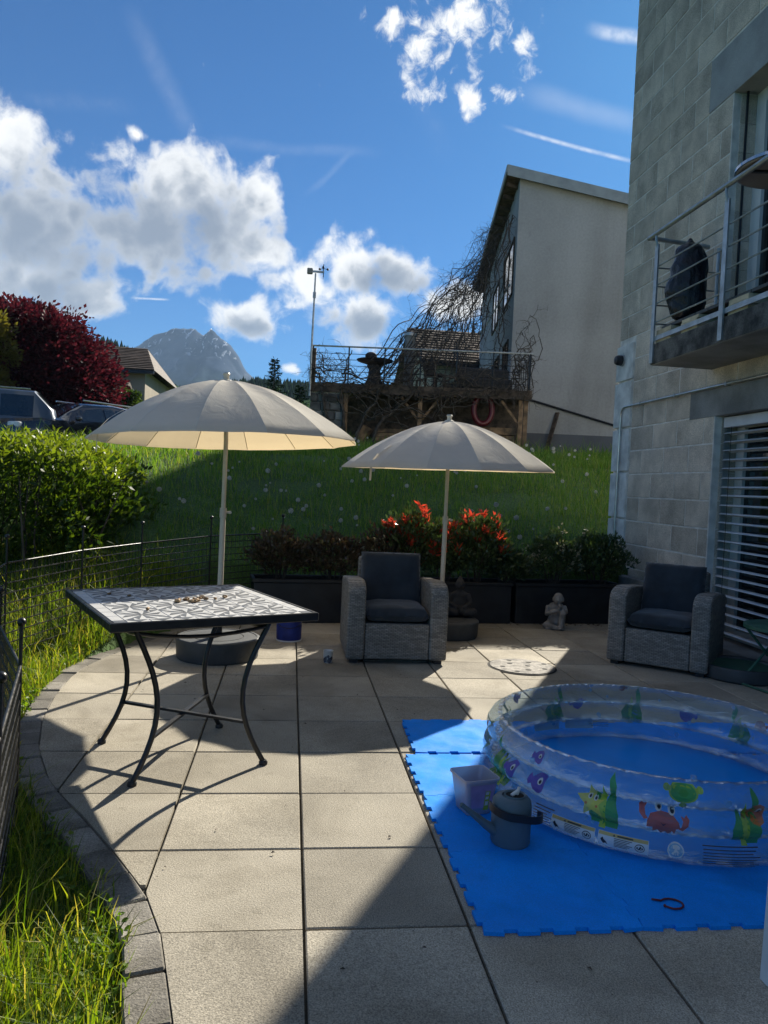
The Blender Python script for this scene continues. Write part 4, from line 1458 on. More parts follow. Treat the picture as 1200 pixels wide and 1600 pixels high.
def build_mats():
    T = .012; S = .5
    root = thing('foam_play_mat', 'large blue interlocking foam mat spread under the paddling pool', 'mat', (.622, 2.165, .0015), math.radians(.4))
    base = MB().prism([(S / 2 + (a - S / 2) * .997, S / 2 + (b - S / 2) * .997) for a, b in mat_outline(0, 0, 0, S)], 0, T).mesh('mat_tile', 'foam', fix=True)
    for i in range(5):
        for j in range(3):
            o = link('mat_tile', base, root, (i * S, j * S, random.uniform(0, .0006)))
    root2 = thing('foam_mat_strip', 'back row of blue foam mat tiles lying slightly apart from the rest', 'mat', (.664, 3.668, .0015), math.radians(.7))
    for i in range(5):
        o = link('mat_tile', base, root2, (i * S, 0.02, .001 * (i % 2)))
        if i == 0:
            o.rotation_euler = (math.radians(.8), math.radians(-.4), math.radians(-1.5)); o.location = (-.0, .018, .004)


build_mats()
MAT_Z = .0145


# ------------------------------------------------------------------ paddling pool
PC = (1.67, 3.24)
RA, RH = .058, .050                      # half width and half height of a ring
RINGS = [(.712, RH), (.700, RH * 3 - .004), (.688, RH * 5 - .008)]


def pool_outer(z):
    best = None
    for R, zc in RINGS:
        t = (z - zc) / RH
        if abs(t) <= 1:
            r = R + RA * math.sqrt(max(0, 1 - t * t))
            best = r if best is None else max(best, r)
    return max(best or 0, RINGS[1][0] + .012)


def decal(parent, name, poly, th_deg, zc, material, lift=.0016, sc=1.0, fine=.022):
    """a flat print wrapped on the outside of the pool; u runs to the right as seen from outside"""
    b = bmesh.new()
    vs = [b.verts.new((u * sc, v * sc, 0)) for u, v in poly]
    f = b.faces.new(vs)
    bmesh.ops.triangulate(b, faces=[f])
    for _ in range(5):
        ed = [e for e in b.edges if e.calc_length() > fine]
        if not ed: break
        bmesh.ops.subdivide_edges(b, edges=ed, cuts=1)
        bmesh.ops.triangulate(b, faces=b.faces)
    th0 = math.radians(th_deg)
    for v in b.verts:
        th = th0 + v.co.x / .755
        z = min(max(zc + v.co.y, .006), .288)
        r = pool_outer(z) + lift
        v.co = (r * math.cos(th), r * math.sin(th), z)
    me = bpy.data.meshes.new(name); b.to_mesh(me); b.free()
    me.materials.append(M[material])
    return link(name, me, parent)


def ell(cx, cy, rx, ry, n=18, rot=0):
    c, s = math.cos(rot), math.sin(rot)
    return [(cx + rx * math.cos(a) * c - ry * math.sin(a) * s, cy + rx * math.cos(a) * s + ry * math.sin(a) * c) for a in [2 * PI * i / n for i in range(n)]]


def eyes(par, th, z, pts, r=.011):
    for (u, v) in pts:
        decal(par, 'eye_white', ell(u, v, r, r * 1.1), th, z, 'white_clay', .0026)
        decal(par, 'pupil', ell(u + r * .15, v - r * .1, r * .55, r * .6, 12), th, z, 'ink', .0034)


def weed(par, th, z, h=.17, s=1):
    fr = [(-.045, -.07), (-.052, -.02), (-.03, .02), (-.038, .05), (-.015, .03), (-.012, -.02), (-.004, -.07)]
    w = decal(par, 'seaweed_print', [(a * s, b) for a, b in fr][::s], th, z, 'weed_green', .0014)
    fr = [(.0, -.075), (.004, .0), (.022, .05), (.018, .10), (.03, .125), (.046, .08), (.040, .03), (.058, -.02), (.055, -.075)]
    decal(w, 'weed_frond', [(a * s, b) for a, b in fr][::s], th, z, 'weed_green', .0017)
    decal(w, 'weed_blade', [(a * s, b) for a, b in [(-.012, -.08), (-.016, .0), (-.004, .075), (.01, .02), (.012, -.08)]][::s], th, z, 'weed_lime', .0021)


def fish(par, th, z, material, s=1, k=1.0):
    body = [(a * s * k, b * k) for a, b in [(.040, .012), (.034, .030), (.012, .040), (-.014, .032), (-.030, .016), (-.048, .026), (-.052, .0), (-.044, -.018), (-.028, -.008), (-.016, -.030), (.010, -.040), (.032, -.028), (.040, -.010)]]
    f = decal(par, 'fish_print', body[::s], th, z, material, .0018)
    eyes(f, th, z, [(.016 * s * k, .010 * k)], .012 * k)


def build_pool():
    root = thing('paddling_pool', 'clear inflatable paddling pool printed with sea animals on the blue mat', 'paddling pool', (PC[0], PC[1], MAT_Z + .001))
    # rings, crinkled along the welds
    for q, (R, zc) in enumerate(RINGS):
        n = 220; m = 20
        vs = []; fs = []
        for i in range(n):
            th = 2 * PI * i / n
            cr = .5 + .5 * math.sin(th * 83 + 1.3 * math.sin(th * 31 + q)) * math.sin(th * 41 + q * 2)
            for j in range(m):
                ph = 2 * PI * j / m
                weld = abs(math.sin(ph)) ** 6          # top and bottom of the tube
                inn = max(0, -math.cos(ph)) * .4
                dr = -.0035 * cr * (weld + inn) + .0022 * math.sin(th * 29 + j)
                rr = R + (RA + dr) * math.cos(ph)
                zz = zc + (RH + dr * .6) * math.sin(ph)
                vs.append((rr * math.cos(th), rr * math.sin(th), zz))
        for i in range(n):
            for j in range(m):
                a = i * m + j; b = i * m + (j + 1) % m; c = ((i + 1) % n) * m
                fs.append((a, c + j, c + (j + 1) % m, b))
        MB().add(vs, fs).build('pool_ring', 'vinyl', root, smooth=80)
    # ruffled weld strips between and on top of the rings
    for (r0, z0, wd) in ((.706, RH * 2 - .002, .012), (.694, RH * 4 - .006, .012), (.688, RH * 6 - .009, .010)):
        n = 420; vs = []; fs = []
        for i in range(n):
            th = 2 * PI * i / n
            w = .0026 * math.sin(th * 97 + 3 * math.sin(th * 17)) + .002 * math.sin(th * 61 + 2 * math.sin(th * 7))
            for d in (-wd, 0, wd):
                r = r0 + d
                vs.append((r * math.cos(th), r * math.sin(th), z0 + w * (abs(d) / wd) + (.003 if d == 0 else 0)))
        for i in range(n):
            a = i * 3; b = ((i + 1) % n) * 3
            fs += [(a, b, b + 1, a + 1), (a + 1, b + 1, b + 2, a + 2)]
        MB().add(vs, fs).build('weld_strip', 'vinyl_seam', root, smooth=80)
    n = 64
    MB().lathe([(0, .0035), (.3, .005), (.62, .004), (.70, .002), (.70, .0), (0, 0)], n).build('pool_floor', 'pool_floor', root, smooth=40)
    # sea animals
    P = lambda *a, **k: decal(root, *a, **k)
    weed(root, 230.5, .165)
    star = []
    for i in range(10):
        a = PI / 2 + i * PI / 5 + .12
        r = .062 if i % 2 == 0 else .028
        star.append((r * math.cos(a), r * math.sin(a)))
    st = P('starfish_print', star, 227.2, .170, 'star_yellow', .0024)
    eyes(st, 227.2, .176, [(-.010, .010), (.013, .008)], .008)
    decal(st, 'cheek', ell(-.02, -.008, .005, .005, 10), 227.2, .170, 'fish_orange', .003)
    decal(st, 'cheek', ell(.02, -.012, .005, .005, 10), 227.2, .170, 'fish_orange', .003)
    # crab
    cb = P('crab_print', [(-.055, .005), (-.045, .030), (-.01, .040), (.03, .036), (.052, .012), (.058, -.008), (.044, -.012), (.040, -.036), (.03, -.022), (.02, -.042), (.008, -.026), (-.006, -.042), (-.018, -.024), (-.034, -.036), (-.036, -.016), (-.056, -.018)], 246.6, .146, 'crab_red', .0018)
    for s in (-1, 1):
        decal(cb, 'claw', [(a * s, b) for a, b in [(.052, .0), (.062, .012), (.066, .03), (.058, .046), (.07, .040), (.078, .050), (.088, .036), (.084, .016), (.066, -.004)]][::s], 246.6, .146 + (.012 if s < 0 else -.012), 'crab_red', .002)
    eyes(cb, 246.6, .146, [(-.018, .052), (.028, .046)], .013)
    decal(cb, 'mouth', [(-.01, .006), (0, .0), (.012, .006), (.0, -.006)], 246.6, .146, 'ink', .003)
    # turtle on the top ring
    tt = P('turtle_print', ell(0, 0, .052, .036, 16), 251.5, .262, 'weed_lime', .0016)
    decal(tt, 'shell', ell(0, 0, .045, .030, 14), 251.5, .262, 'turtle_green', .0024)
    decal(tt, 'shell_plate', ell(0, 0, .018, .013, 6), 251.5, .262, 'weed_green', .003)
    for (u, v) in ((-.058, .012), (.058, .012), (0, -.044)):
        decal(tt, 'flipper', ell(u, v, .013, .011, 10), 251.5, .262, 'weed_lime', .0018)
    weed(root, 268.5, .17); fish(root, 271.5, .20, 'fish_orange', 1, .95)
    fish(root, 208.7, .165, 'fish_purple', 1, .95); fish(root, 196.0, .165, 'fish_purple', 1, .9); fish(root, 208.0, .262, 'fish_purple', 1, .62)
    weed(root, 190.5, .15, s=-1); weed(root, 184.0, .10)
    for th in (72, 106, 29, 135, 155, 3, 340, 312, 290):
        weed(root, th, .15, s=1 if th % 2 else -1)
    fish(root, 95, .17, 'fish_purple', -1, .9); fish(root, 50, .16, 'fish_purple', 1, 1); fish(root, 128, .24, 'fish_purple', 1, .7)
    fish(root, 76, .265, 'crab_red', 1, .5); fish(root, 170, .24, 'fish_orange', 1, .6); fish(root, 20, .2, 'crab_red', 1, .8)
    r = random.Random(4)
    for i in range(46):
        s = r.uniform(.006, .016)
        P('bubble_print', ell(0, 0, s, s, 12), r.uniform(0, 360), r.uniform(.03, .27), 'bubble_blue', .0013)
    # warning labels with pictograms and fine print
    for (th, w, nm) in ((222.4, .175, 'warning_label'), (236.6, .175, 'warning_label'), (108, .16, 'warning_label'), (93, .16, 'warning_label')):
        q = w / 2
        lb = P(nm, [(-q, -.026), (q, -.026), (q, .026), (-q, .026)], th, .052, 'white_clay', .002)
        decal(lb, 'label_header', [(-q + .002, .015), (q - .002, .015), (q - .002, .0255), (-q + .002, .0255)], th, .052, 'print_tan', .0028)
        decal(lb, 'header_text', [(-.02, .018), (.035, .018), (.035, .0225), (-.02, .0225)], th, .052, 'ink', .0034)
        decal(lb, 'warning_triangle', [(-.036, .017), (-.026, .017), (-.031, .024)], th, .052, 'ink', .0034)
        for k in range(6):
            y = .010 - k * .0055
            decal(lb, 'text_line', [(-.03, y), (.032 - .008 * (k % 3), y), (.032 - .008 * (k % 3), y + .0022), (-.03, y + .0022)], th, .052, 'ink', .0030)
        decal(lb, 'pictogram', [(-.078, .0), (-.07, .008), (-.066, .0), (-.058, -.006), (-.052, -.018), (-.06, -.012), (-.068, -.016), (-.074, -.008)], th, .052, 'ink', .0030)
        ring = ell(.058, -.004, .017, .0145, 18)
        decal(lb, 'prohibition_ring', ring, th, .052, 'ink', .0028); decal(lb, 'prohibition_field', ell(.058, -.004, .0145, .012, 18), th, .052, 'white_clay', .0033)
        decal(lb, 'prohibition_figure', [(.050, -.012), (.056, -.002), (.060, .006), (.064, .0), (.060, -.006), (.066, -.012), (.058, -.008)], th, .052, 'ink', .0040)
    lg = P('round_emblem', ell(0, 0, .028, .026, 24), 250.0, .062, 'white_clay', .002)
    decal(lg, 'emblem_field', ell(0, 0, .024, .022, 24), 250.0, .062, 'bubble_blue', .0027)
    decal(lg, 'emblem_mark', [(-.012, -.012), (-.004, .004), (.0, .012), (.006, .002), (.014, -.008), (.002, -.004)], 250.0, .062, 'white_clay', .0033)
    for (th, w, n_) in ((212.5, .09, 7), (261.5, .12, 7), (268, .11, 8), (85, .12, 6)):
        for k in range(n_):
            y = .085 - k * .0095
            P('fine_print', [(-w / 2, y), (w / 2 - .012 * ((k * 7) % 3), y), (w / 2 - .012 * ((k * 7) % 3), y + .0028), (-w / 2, y + .0028)], th, .0, 'ink', .0018, fine=.04)
    MB().tube([(.69 * math.cos(4.45), .69 * math.sin(4.45), RH * 6 - .01), (.69 * math.cos(4.45), .69 * math.sin(4.45), RH * 6 + .01)], .011, 10).build('valve', 'vinyl_seam', root, smooth=40)


build_pool()


# ------------------------------------------------------------------ small things on the mat and the patio
def build_watering_can():
    root = thing('watering_can', 'grey-blue watering can with long spout beside the pool', 'watering can', (.868, 2.735, MAT_Z), math.radians(-8))
    MB().lathe([(0, 0), (.070, 0), (.074, .008), (.074, .14), (.071, .160), (.060, .172), (.038, .176), (.036, .170), (.03, .168)], 32).build('body', 'can_blue', root, smooth=40)
    MB().lathe([(.030, .168), (.036, .180), (.040, .182), (.042, .176)], 24, (.010, 0, 0)).build('filler_rim', 'can_blue', root, smooth=40)
    MB().lathe([(0, .1745), (.034, .1745), (.034, .1765), (0, .1765)], 20, (.010, 0, 0)).build('opening', 'dark_hole', root)
    MB().tube([(-.055, -.02, .045), (-.10, -.03, .075), (-.165, -.045, .128), (-.195, -.052, .152)], [.022, .016, .010, .0085], 12).build('spout', 'can_blue', root, smooth=60)
    pts = []
    for i in range(15):
        a = math.radians(200 - 10 + i * 14)
        pts.append((.082 * math.cos(a) + (.03 if i > 5 else 0), .082 * math.sin(a), .142 - .0035 * i))
    vs = []; fs = []
    for i, p in enumerate(pts):
        o = Vector((p[0], p[1], 0)).normalized() * .006
        for (k, dz) in ((0, -.014), (1, -.014), (1, .014), (0, .014)):
            vs.append((p[0] + o.x * k, p[1] + o.y * k, p[2] + dz))
    for i in range(len(pts) - 1):
        a = i * 4; b = a + 4
        fs += [(a, b, b + 3, a + 3), (a + 1, a + 2, b + 2, b + 1), (a, a + 1, b + 1, b), (a + 3, b + 3, b + 2, a + 2)]
    fs += [(0, 3, 2, 1), (len(vs) - 4, len(vs) - 3, len(vs) - 2, len(vs) - 1)]
    MB().add(vs, fs).build('handle', 'can_dark', root, smooth=40, fix=True)
    MB().tube([(-.005, -.01, .178), (.02, .005, .19)], .007, 8).build('sieve', 'ceramic_white', root, smooth=50)
    MB().tube([(.018, .004, .176), (.026, .006, .205)], .006, 8).build('sieve', 'ceramic_white', root, smooth=50)


build_watering_can()


def build_bucket():
    root = thing('ice_cream_tub', 'square translucent tub with lilac label behind the watering can', 'tub', (.795, 3.02, MAT_Z), math.radians(14))
    def rr(h, c, n=5):
        pts = []
        for (sx, sy, a0) in ((1, 1, 0), (-1, 1, 90), (-1, -1, 180), (1, -1, 270)):
            for i in range(n):
                a = math.radians(a0 + 90 * i / (n - 1))
                pts.append((sx * (h - c) + c * math.cos(a), sy * (h - c) + c * math.sin(a)))
        return pts
    lv = [(0, .052, .012), (.004, .055, .014), (.135, .074, .02), (.142, .076, .02), (.142, .081, .022), (.150, .081, .022), (.150, .077, .02), (.140, .0725, .018), (.008, .053, .012)]
    vs = []; fs = []
    n = 20
    for z, h, c in lv:
        vs += [(x, y, z) for x, y in rr(h, c)]
    for i in range(len(lv) - 1):
        for j in range(n):
            a = i * n + j; b = i * n + (j + 1) % n
            fs.append((a, b, b + n, a + n))
    fs.append(tuple(range(n))[::-1]); fs.append(tuple((len(lv) - 1) * n + j for j in range(n)))
    MB().add(vs, fs).build('tub', 'frosted', root, smooth=30)
    f = lambda u, z: (u, -(.0555 + (.074 - .055) * z / .135) - .0012, z)
    MB().add([f(-.04, .03), f(.045, .03), f(.058, .128), f(-.055, .128)], [(0, 1, 2, 3)]).build('printed_label', 'lilac_print', root)
    g = lambda u, z: (u, -(.0555 + (.074 - .055) * z / .135) - .0024, z)
    MB().add([g(.012, .02), g(.034, .02), g(.038, .10), g(.016, .10)], [(0, 1, 2, 3)]).build('label_stripe', 'lime_print', root)
    h = lambda u, z: (u, -(.0555 + (.074 - .055) * z / .135) - .0034, z)
    for (z0, z1) in ((.085, .098), (.066, .078), (.040, .058)):
        MB().add([h(.016, z0), h(.030, z0), h(.032, z1), h(.018, z1)], [(0, 1, 2, 3)]).build('label_letter', 'white_clay', root)


build_bucket()


def build_small_things():
    # red ring on the mat
    pts = []
    for i in range(18):
        a = math.radians(200 + i * 17.5) 
        pts.append((.036 * math.cos(a), .03 * math.sin(a), .004))
    pts = [(-.055, .03, .004)] + pts[::-1][:15] + [(-.03, -.012, .004)]
    m = MB().tube(pts, .0032, 7)
    m.ball((-.03, -.012, .005), .005, 8, 6)
    m.build('wristband', 'red_plastic', None, smooth=60, label='thin dark red loop lying open on the blue mat', category='loop').location = (1.275, 2.285, MAT_Z)
    # cup
    c = thing('paper_cup', 'small white cup with dark print in front of the armchair', 'cup', (.322, 5.635, 0))
    MB().lathe([(0, 0), (.030, 0), (.033, .004), (.037, .088), (.0385, .09), (.036, .09), (.034, .086), (.029, .01), (0, .008)], 24).build('cup_wall', 'ceramic_white', c, smooth=40)
    for k, (a0, z0, s) in enumerate(((3.9, .022, .016), (4.4, .03, .02), (5.0, .02, .018), (5.5, .034, .014), (4.7, .05, .01))):
        vs = []
        for q in ell(0, 0, s, s * 1.2, 10):
            z = z0 + q[1]; r = .0335 + .004 * z / .088 + .0008; a = a0 + q[0] / .035
            vs.append((r * math.cos(a), r * math.sin(a), max(.002, z)))
        MB().add(vs, [tuple(range(10))]).build('printed_motif', 'cup_print', c)
    # blue pail
    b = thing('blue_pail', 'small dark blue cylindrical pail standing behind the table', 'pail', (.030, 6.42, 0))
    MB().lathe([(0, .004), (.100, .004), (.104, .02), (.106, .165), (.104, .175), (.10, .172), (.097, .03), (0, .02)], 32).build('pail_wall', 'blue_cloth', b, smooth=40)
    MB().lathe([(.098, .0), (.107, .0), (.108, .012), (.10, .012)], 32).build('bottom_ring', 'white_frame', b, smooth=40)
    MB().lathe([(.101, .170), (.109, .170), (.109, .180), (.101, .181)], 32).build('top_rim', 'white_frame', b, smooth=40)
    MB().tube([(.107 * math.cos(t), .02 * math.sin(t) - .1, .17 + .0 * t) if False else (.107 * math.cos(t), -.108 * abs(math.sin(t)), .168 - .05 * math.sin(t)) for t in np.linspace(0, PI, 13)], .003, 5).build('handle', 'black_metal', b)
    # dark round sand-filled basin by the wall
    d = thing('round_basin', 'low round dark basin on the ground beside the wall armchair', 'basin', (3.45, 5.40, 0))
    MB().lathe([(0, 0), (.275, 0), (.29, .015), (.292, .09), (.285, .105), (.262, .105), (.256, .085), (0, .08)], 40).build('basin_wall', 'drum', d, smooth=35)
    MB().lathe([(0, .088), (.255, .088), (.255, .090), (0, .092)], 30).build('basin_cover', 'green_metal', d)
    # folding green bistro table whose edge enters the picture
    t = thing('green_bistro_table', 'small green folding bistro table in front of the blinds', 'table', (3.56, 5.06, 0), .2)
    MB().lathe([(0, .425), (.26, .425), (.275, .43), (.275, .455), (.26, .46), (0, .462)], 36).build('tabletop', 'green_metal', t, smooth=35)
    for s in (-1, 1):
        MB().tube([(-.22, s * .17, .012), (.20, s * .17, .42)], .010, 8).build('leg', 'green_metal', t, smooth=50)
        MB().tube([(.22, s * .15, .012), (-.20, s * .15, .42)], .010, 8).build('leg', 'green_metal', t, smooth=50)
    for x, z in ((-.22, .012), (.22, .012), (.02, .21)):
        MB().tube([(x, -.17, z), (x, .17, z)], .009, 8).build('crossbar', 'green_metal', t, smooth=50)
    # pale plastic garden chair whose leg shows at the picture's edge
    w = thing('plastic_garden_chair', 'pale grey plastic garden chair of which one leg shows at the edge', 'chair', (1.62, 1.70, 0), 0)
    for (x, y) in ((-.24, .20), (.24, .20), (-.22, -.22), (.22, -.22)):
        vs = []
        for z, q in ((0, .020), (.42, .028)):
            k = 1 if z else 1.06
            vs += [(x * k - q, y * k - q, z), (x * k + q, y * k - q, z), (x * k + q, y * k + q, z), (x * k - q, y * k + q, z)]
        MB().add(vs, [(3, 2, 1, 0), (4, 5, 6, 7), (0, 1, 5, 4), (1, 2, 6, 5), (2, 3, 7, 6), (3, 0, 4, 7)]).build('leg', 'white_frame', w, bevel=.006)
    MB().bx(-.26, .26, -.25, .24, .42, .45).build('seat', 'white_frame', w, bevel=.012)
    MB().bx(-.24, .24, -.27, -.24, .45, .86).build('backrest', 'white_frame', w, bevel=.012)


build_small_things()


def statue_figure(seated_knee=True):
    """monk resting his head on one raised knee"""
    b = MB()
    b.ball((0, .01, .07), (.075, .085, .075), 14, 10)
    b.ball((0, .015, .14), (.068, .055, .075), 14, 10)
    b.ball((0, .012, .20), (.074, .05, .045), 14, 10)
    b.tube([(.055, -.01, .045), (.075, -.085, .16), (.062, -.06, .165)], [.036, .028, .028], 10)        # raised thigh
    b.tube([(.068, -.08, .155), (.058, -.085, .06), (.055, -.10, .015)], [.029, .026, .02], 10)        # shin
    b.ball((.055, -.118, .014), (.022, .036, .015), 10, 8)
    b.tube([(-.055, .0, .04), (-.085, -.085, .03), (-.02, -.115, .026), (.03, -.12, .02)], [.036, .032, .026, .018], 10)  # folded leg
    b.tube([(-.072, .01, .205), (-.082, -.03, .13), (-.03, -.085, .165), (.04, -.085, .19)], [.026, .023, .02, .018], 10)   # arms
    b.tube([(.072, .01, .205), (.095, -.045, .16), (.062, -.082, .185)], [.026, .022, .018], 10)
    b.tube([(0, .0, .22), (.01, -.02, .25)], [.026, .026], 10)
    b.ball((.018, -.035, .285), (.047, .052, .056), 16, 12)
    b.ball((.02, -.088, .272), (.010, .012, .010), 8, 6)
    for s in (-1, 1):
        b.ball((.018 + s * .047, -.03, .275), (.009, .014, .024), 8, 6)
    b.tube([(.045, -.08, .205), (.03, -.085, .235)], [.018, .016], 8)
    b.bx(-.085, .09, -.13, .08, 0, .012)
    return b


def build_statues():
    me = remeshed(statue_figure(), 'resting_monk_statue', 'statue', .007, 3)
    a = link('monk_statue', me, None, (2.665, 7.30, 0), math.radians(-22), label='pale stone monk statue resting its head on a raised knee', category='statue', group='monk garden statues')
    a.scale = (1.05, 1.05, 1.05)
    b = link('monk_statue', me, None, (.60, 6.95, 0), math.radians(30), label='pale stone statue peeking out behind the armchair arm', category='statue', group='monk garden statues')
    b.scale = (.95, .95, .95)
    # dark seated statue standing on the black base
    d = MB()
    d.ball((0, 0, .06), (.12, .075, .06), 16, 10)
    for s in (-1, 1):
        d.tube([(s * .05, 0, .05), (s * .13, -.045, .045), (s * .02, -.095, .04)], [.045, .04, .03], 10)
        d.tube([(s * .075, .0, .21), (s * .10, -.015, .13), (s * .03, -.085, .085)], [.027, .024, .018], 10)
    d.ball((0, .005, .13), (.07, .05, .08), 14, 10); d.ball((0, .005, .20), (.08, .045, .04), 14, 10)
    d.tube([(0, 0, .22), (0, -.005, .26)], .026, 10)
    d.ball((0, -.008, .30), (.044, .048, .055), 16, 12); d.ball((0, .0, .358), (.02, .02, .018), 10, 8)
    d.ball((0, -.057, .295), (.008, .010, .012), 8, 6)
    for s in (-1, 1):
        d.ball((s * .045, -.003, .288), (.008, .012, .026), 8, 6)
    dm = remeshed(d, 'dark_statue', 'statue_dark', .008, 3)
    link('seated_statue', dm, None, (1.60, 6.96, .1515), 0, label='dark seated statue on the black drum beside the armchair', category='statue')


build_statues()


# ------------------------------------------------------------------ wire fence round the grass edge
def build_fence():
    root = thing('wire_fence', 'low black wire panel fence curving along the grass edge', 'fence', (-1.2, 4.5, 0))
    posts = [(-.62, 1.45, -.03, .56), (-.778, 2.215, -.03, .57), (-1.0, 3.04, -.03, .57), (-1.36, 3.83, -.02, .57), (-1.80, 4.42, .02, .62), (-1.795, 5.14, .10, .72), (-1.524, 5.9, .13, .745), (-1.228, 6.6, .19, .755), (-.714, 7.12, .24, .80), (-.069, 7.56, .27, .825)]
    for (x, y, z0, zr) in posts:
        p = MB().tube([(x, y, z0 - .1), (x, y, zr + .155)], .0075, 8).build('post', 'black_metal', root, world_space=True)
        MB().ball((x, y, zr + .17), .017, 10, 8).build('knob', 'black_metal', root, smooth=60, world_space=True)
    for (a, b) in zip(posts[:-1], posts[1:]):
        A = Vector((a[0], a[1], 0)); B = Vector((b[0], b[1], 0))
        L = (B - A).length; u = (B - A) / L
        za0, za1, zb0, zb1 = a[2] + .03, a[3], b[2] + .03, b[3]
        pt = lambda t, k: (A.x + (B.x - A.x) * t, A.y + (B.y - A.y) * t, (za0 + (za1 - za0) * k) * (1 - t) + (zb0 + (zb1 - zb0) * k) * t)
        MB().tube([pt(.012, 1), pt(.988, 1)], .0065, 7).build('top_rail', 'black_metal', root, smooth=60, world_space=True)
        MB().tube([pt(.012, 0), pt(.988, 0)], .005, 6).build('bottom_rail', 'black_metal', root, smooth=60, world_space=True)
        nh = 9
        for i in range(1, nh):
            MB().tube([pt(.012, i / nh), pt(.988, i / nh)], .0044, 5).build('horizontal_wire', 'black_metal', root, world_space=True)
        m = MB()
        nv = int(L / .042)
        for i in range(1, nv):
            m.tube([pt(i / nv, 0), pt(i / nv, 1)], .0021, 4, False)
        m.build('vertical_wires', 'black_metal', root, world_space=True, kind='stuff')


build_fence()

# ------------------------------------------------------------------ grey house on the bank
HZ_ROT = math.radians(-9.5)


def window_unit(parent, origin, ux, w, h, nrm, name='window'):
    """frame proud of the wall, dark pane inside; origin lower left, ux along the wall"""
    o = Vector(origin); u = Vector(ux).normalized(); n = Vector(nrm).normalized(); z = Vector((0, 0, 1))
    def slab(a0, a1, z0, z1, d0, d1):
        m = MB(); vs = []
        for d in (d0, d1):
            for (a, b) in ((a0, z0), (a1, z0), (a1, z1), (a0, z1)):
                vs.append(o + u * a + z * b + n * d)
        m.add(vs, [(0, 1, 2, 3), (7, 6, 5, 4), (0, 4, 5, 1), (1, 5, 6, 2), (2, 6, 7, 3), (3, 7, 4, 0)])
        return m
    p = slab(0, w, 0, h, .004, .02).build(name, 'glass_dark', parent, fix=True)
    f = slab(-.05, 0, -.05, h + .05, .003, .05)
    for q in (slab(w, w + .05, -.05, h + .05, .003, .05), slab(0, w, h, h + .05, .003, .05), slab(0, w, -.05, 0, .003, .05), slab(w / 2 - .02, w / 2 + .02, 0, h, .021, .045)):
        f.add(q.v, q.f)
    f.build('window_frame', 'dark_wood', p, fix=True)


def build_grey_house():
    root = thing('grey_house', 'tall grey rendered house with sloping roof on the grass bank', 'house', (6.0, 21.12, 2.40), HZ_ROT)
    root.scale = (.88, .88, .88)
    W, D = 9.0, 14.0
    zl = 8.80; sl = math.tan(math.radians(11.8))
    zr = zl - W * sl
    m = MB()
    m.add([(0, 0, -.6), (W, 0, -.6), (W, D, -.6), (0, D, -.6), (0, 0, zl), (W, 0, zr), (W, D, zr), (0, D, zl)],
          [(0, 1, 5, 4), (1, 2, 6, 5), (2, 3, 7, 6), (3, 0, 4, 7), (0, 3, 2, 1), (4, 5, 6, 7)])
    m.build('wall', 'house_render', root)
    MB().bx(-.012, W + .012, -.012, .3, -.62, .74).build('plinth', 'house_plinth', root)
    ov, of = .42, .26
    P = lambda x, y, dz: (x, y, zl - x * sl + dz)
    def slab(x0, x1, y0, y1, d0, d1):
        q = MB()
        q.add([P(x0, y0, d0), P(x1, y0, d0), P(x1, y1, d0), P(x0, y1, d0), P(x0, y0, d1), P(x1, y0, d1), P(x1, y1, d1), P(x0, y1, d1)],
              [(0, 3, 2, 1), (4, 5, 6, 7), (0, 1, 5, 4), (1, 2, 6, 5), (2, 3, 7, 6), (3, 0, 4, 7)])
        return q
    slab(-ov + .03, W + .4, -of + .03, D + .3, .02, .10).build('soffit_boarding', 'soffit', root)
    slab(-ov, W + .45, -of, D + .35, .105, .20).build('roof', 'roof_metal', root)
    slab(-ov - .02, W + .45, -of - .025, -of, -.10, .235).build('verge_fascia', 'roof_metal', root)
    slab(-ov - .045, -ov, -of - .0, D + .35, .0, .23).build('eave_fascia', 'roof_metal', root)
    for i in range(14):
        y = .5 + i * 1.0
        slab(-ov + .05, -.01, y, y + .12, -.12, .018).build('rafter', 'soffit', root)
    window_unit(root, (0, 3.2, 5.35), (0, -1, 0), 2.6, 1.75, (-1, 0, 0))
    window_unit(root, (0, 7.4, 5.35), (0, -1, 0), 2.2, 1.6, (-1, 0, 0))
    window_unit(root, (0, 2.4, 1.8), (0, -1, 0), 1.4, 2.05, (-1, 0, 0), 'terrace_door')
    window_unit(root, (0, 6.5, 1.8), (0, -1, 0), 2.4, 2.05, (-1, 0, 0), 'terrace_door')
    # slanting handrail pipe and the board leaning on the wall
    MB().tube([(.45, -.07, 1.85), (3.65, -.07, 1.02)], .035, 8).build('handrail', 'black_metal', root)
    for x, z in ((.9, 1.73), (2.2, 1.4), (3.4, 1.09)):
        MB().bar((x, -.07, z), (x, .01, z), .03, .03).build('rail_bracket', 'black_metal', root)
    MB().tube([(-.10, .5, 5.6), (-.75, 3.2, 4.55)], .028, 8).build('awning_arm', 'white_frame', root)
    b = MB().bar((1.55, -.10, 1.42), (1.16, -.42, -.02), .16, .04).build('leaning_board', 'dark_wood', None, label='grey board leaning against the house wall', category='board')
    b.location = (6.0, 21.12, 2.40); b.rotation_euler = (0, 0, HZ_ROT); b.scale = (.88, .88, .88)


build_grey_house()


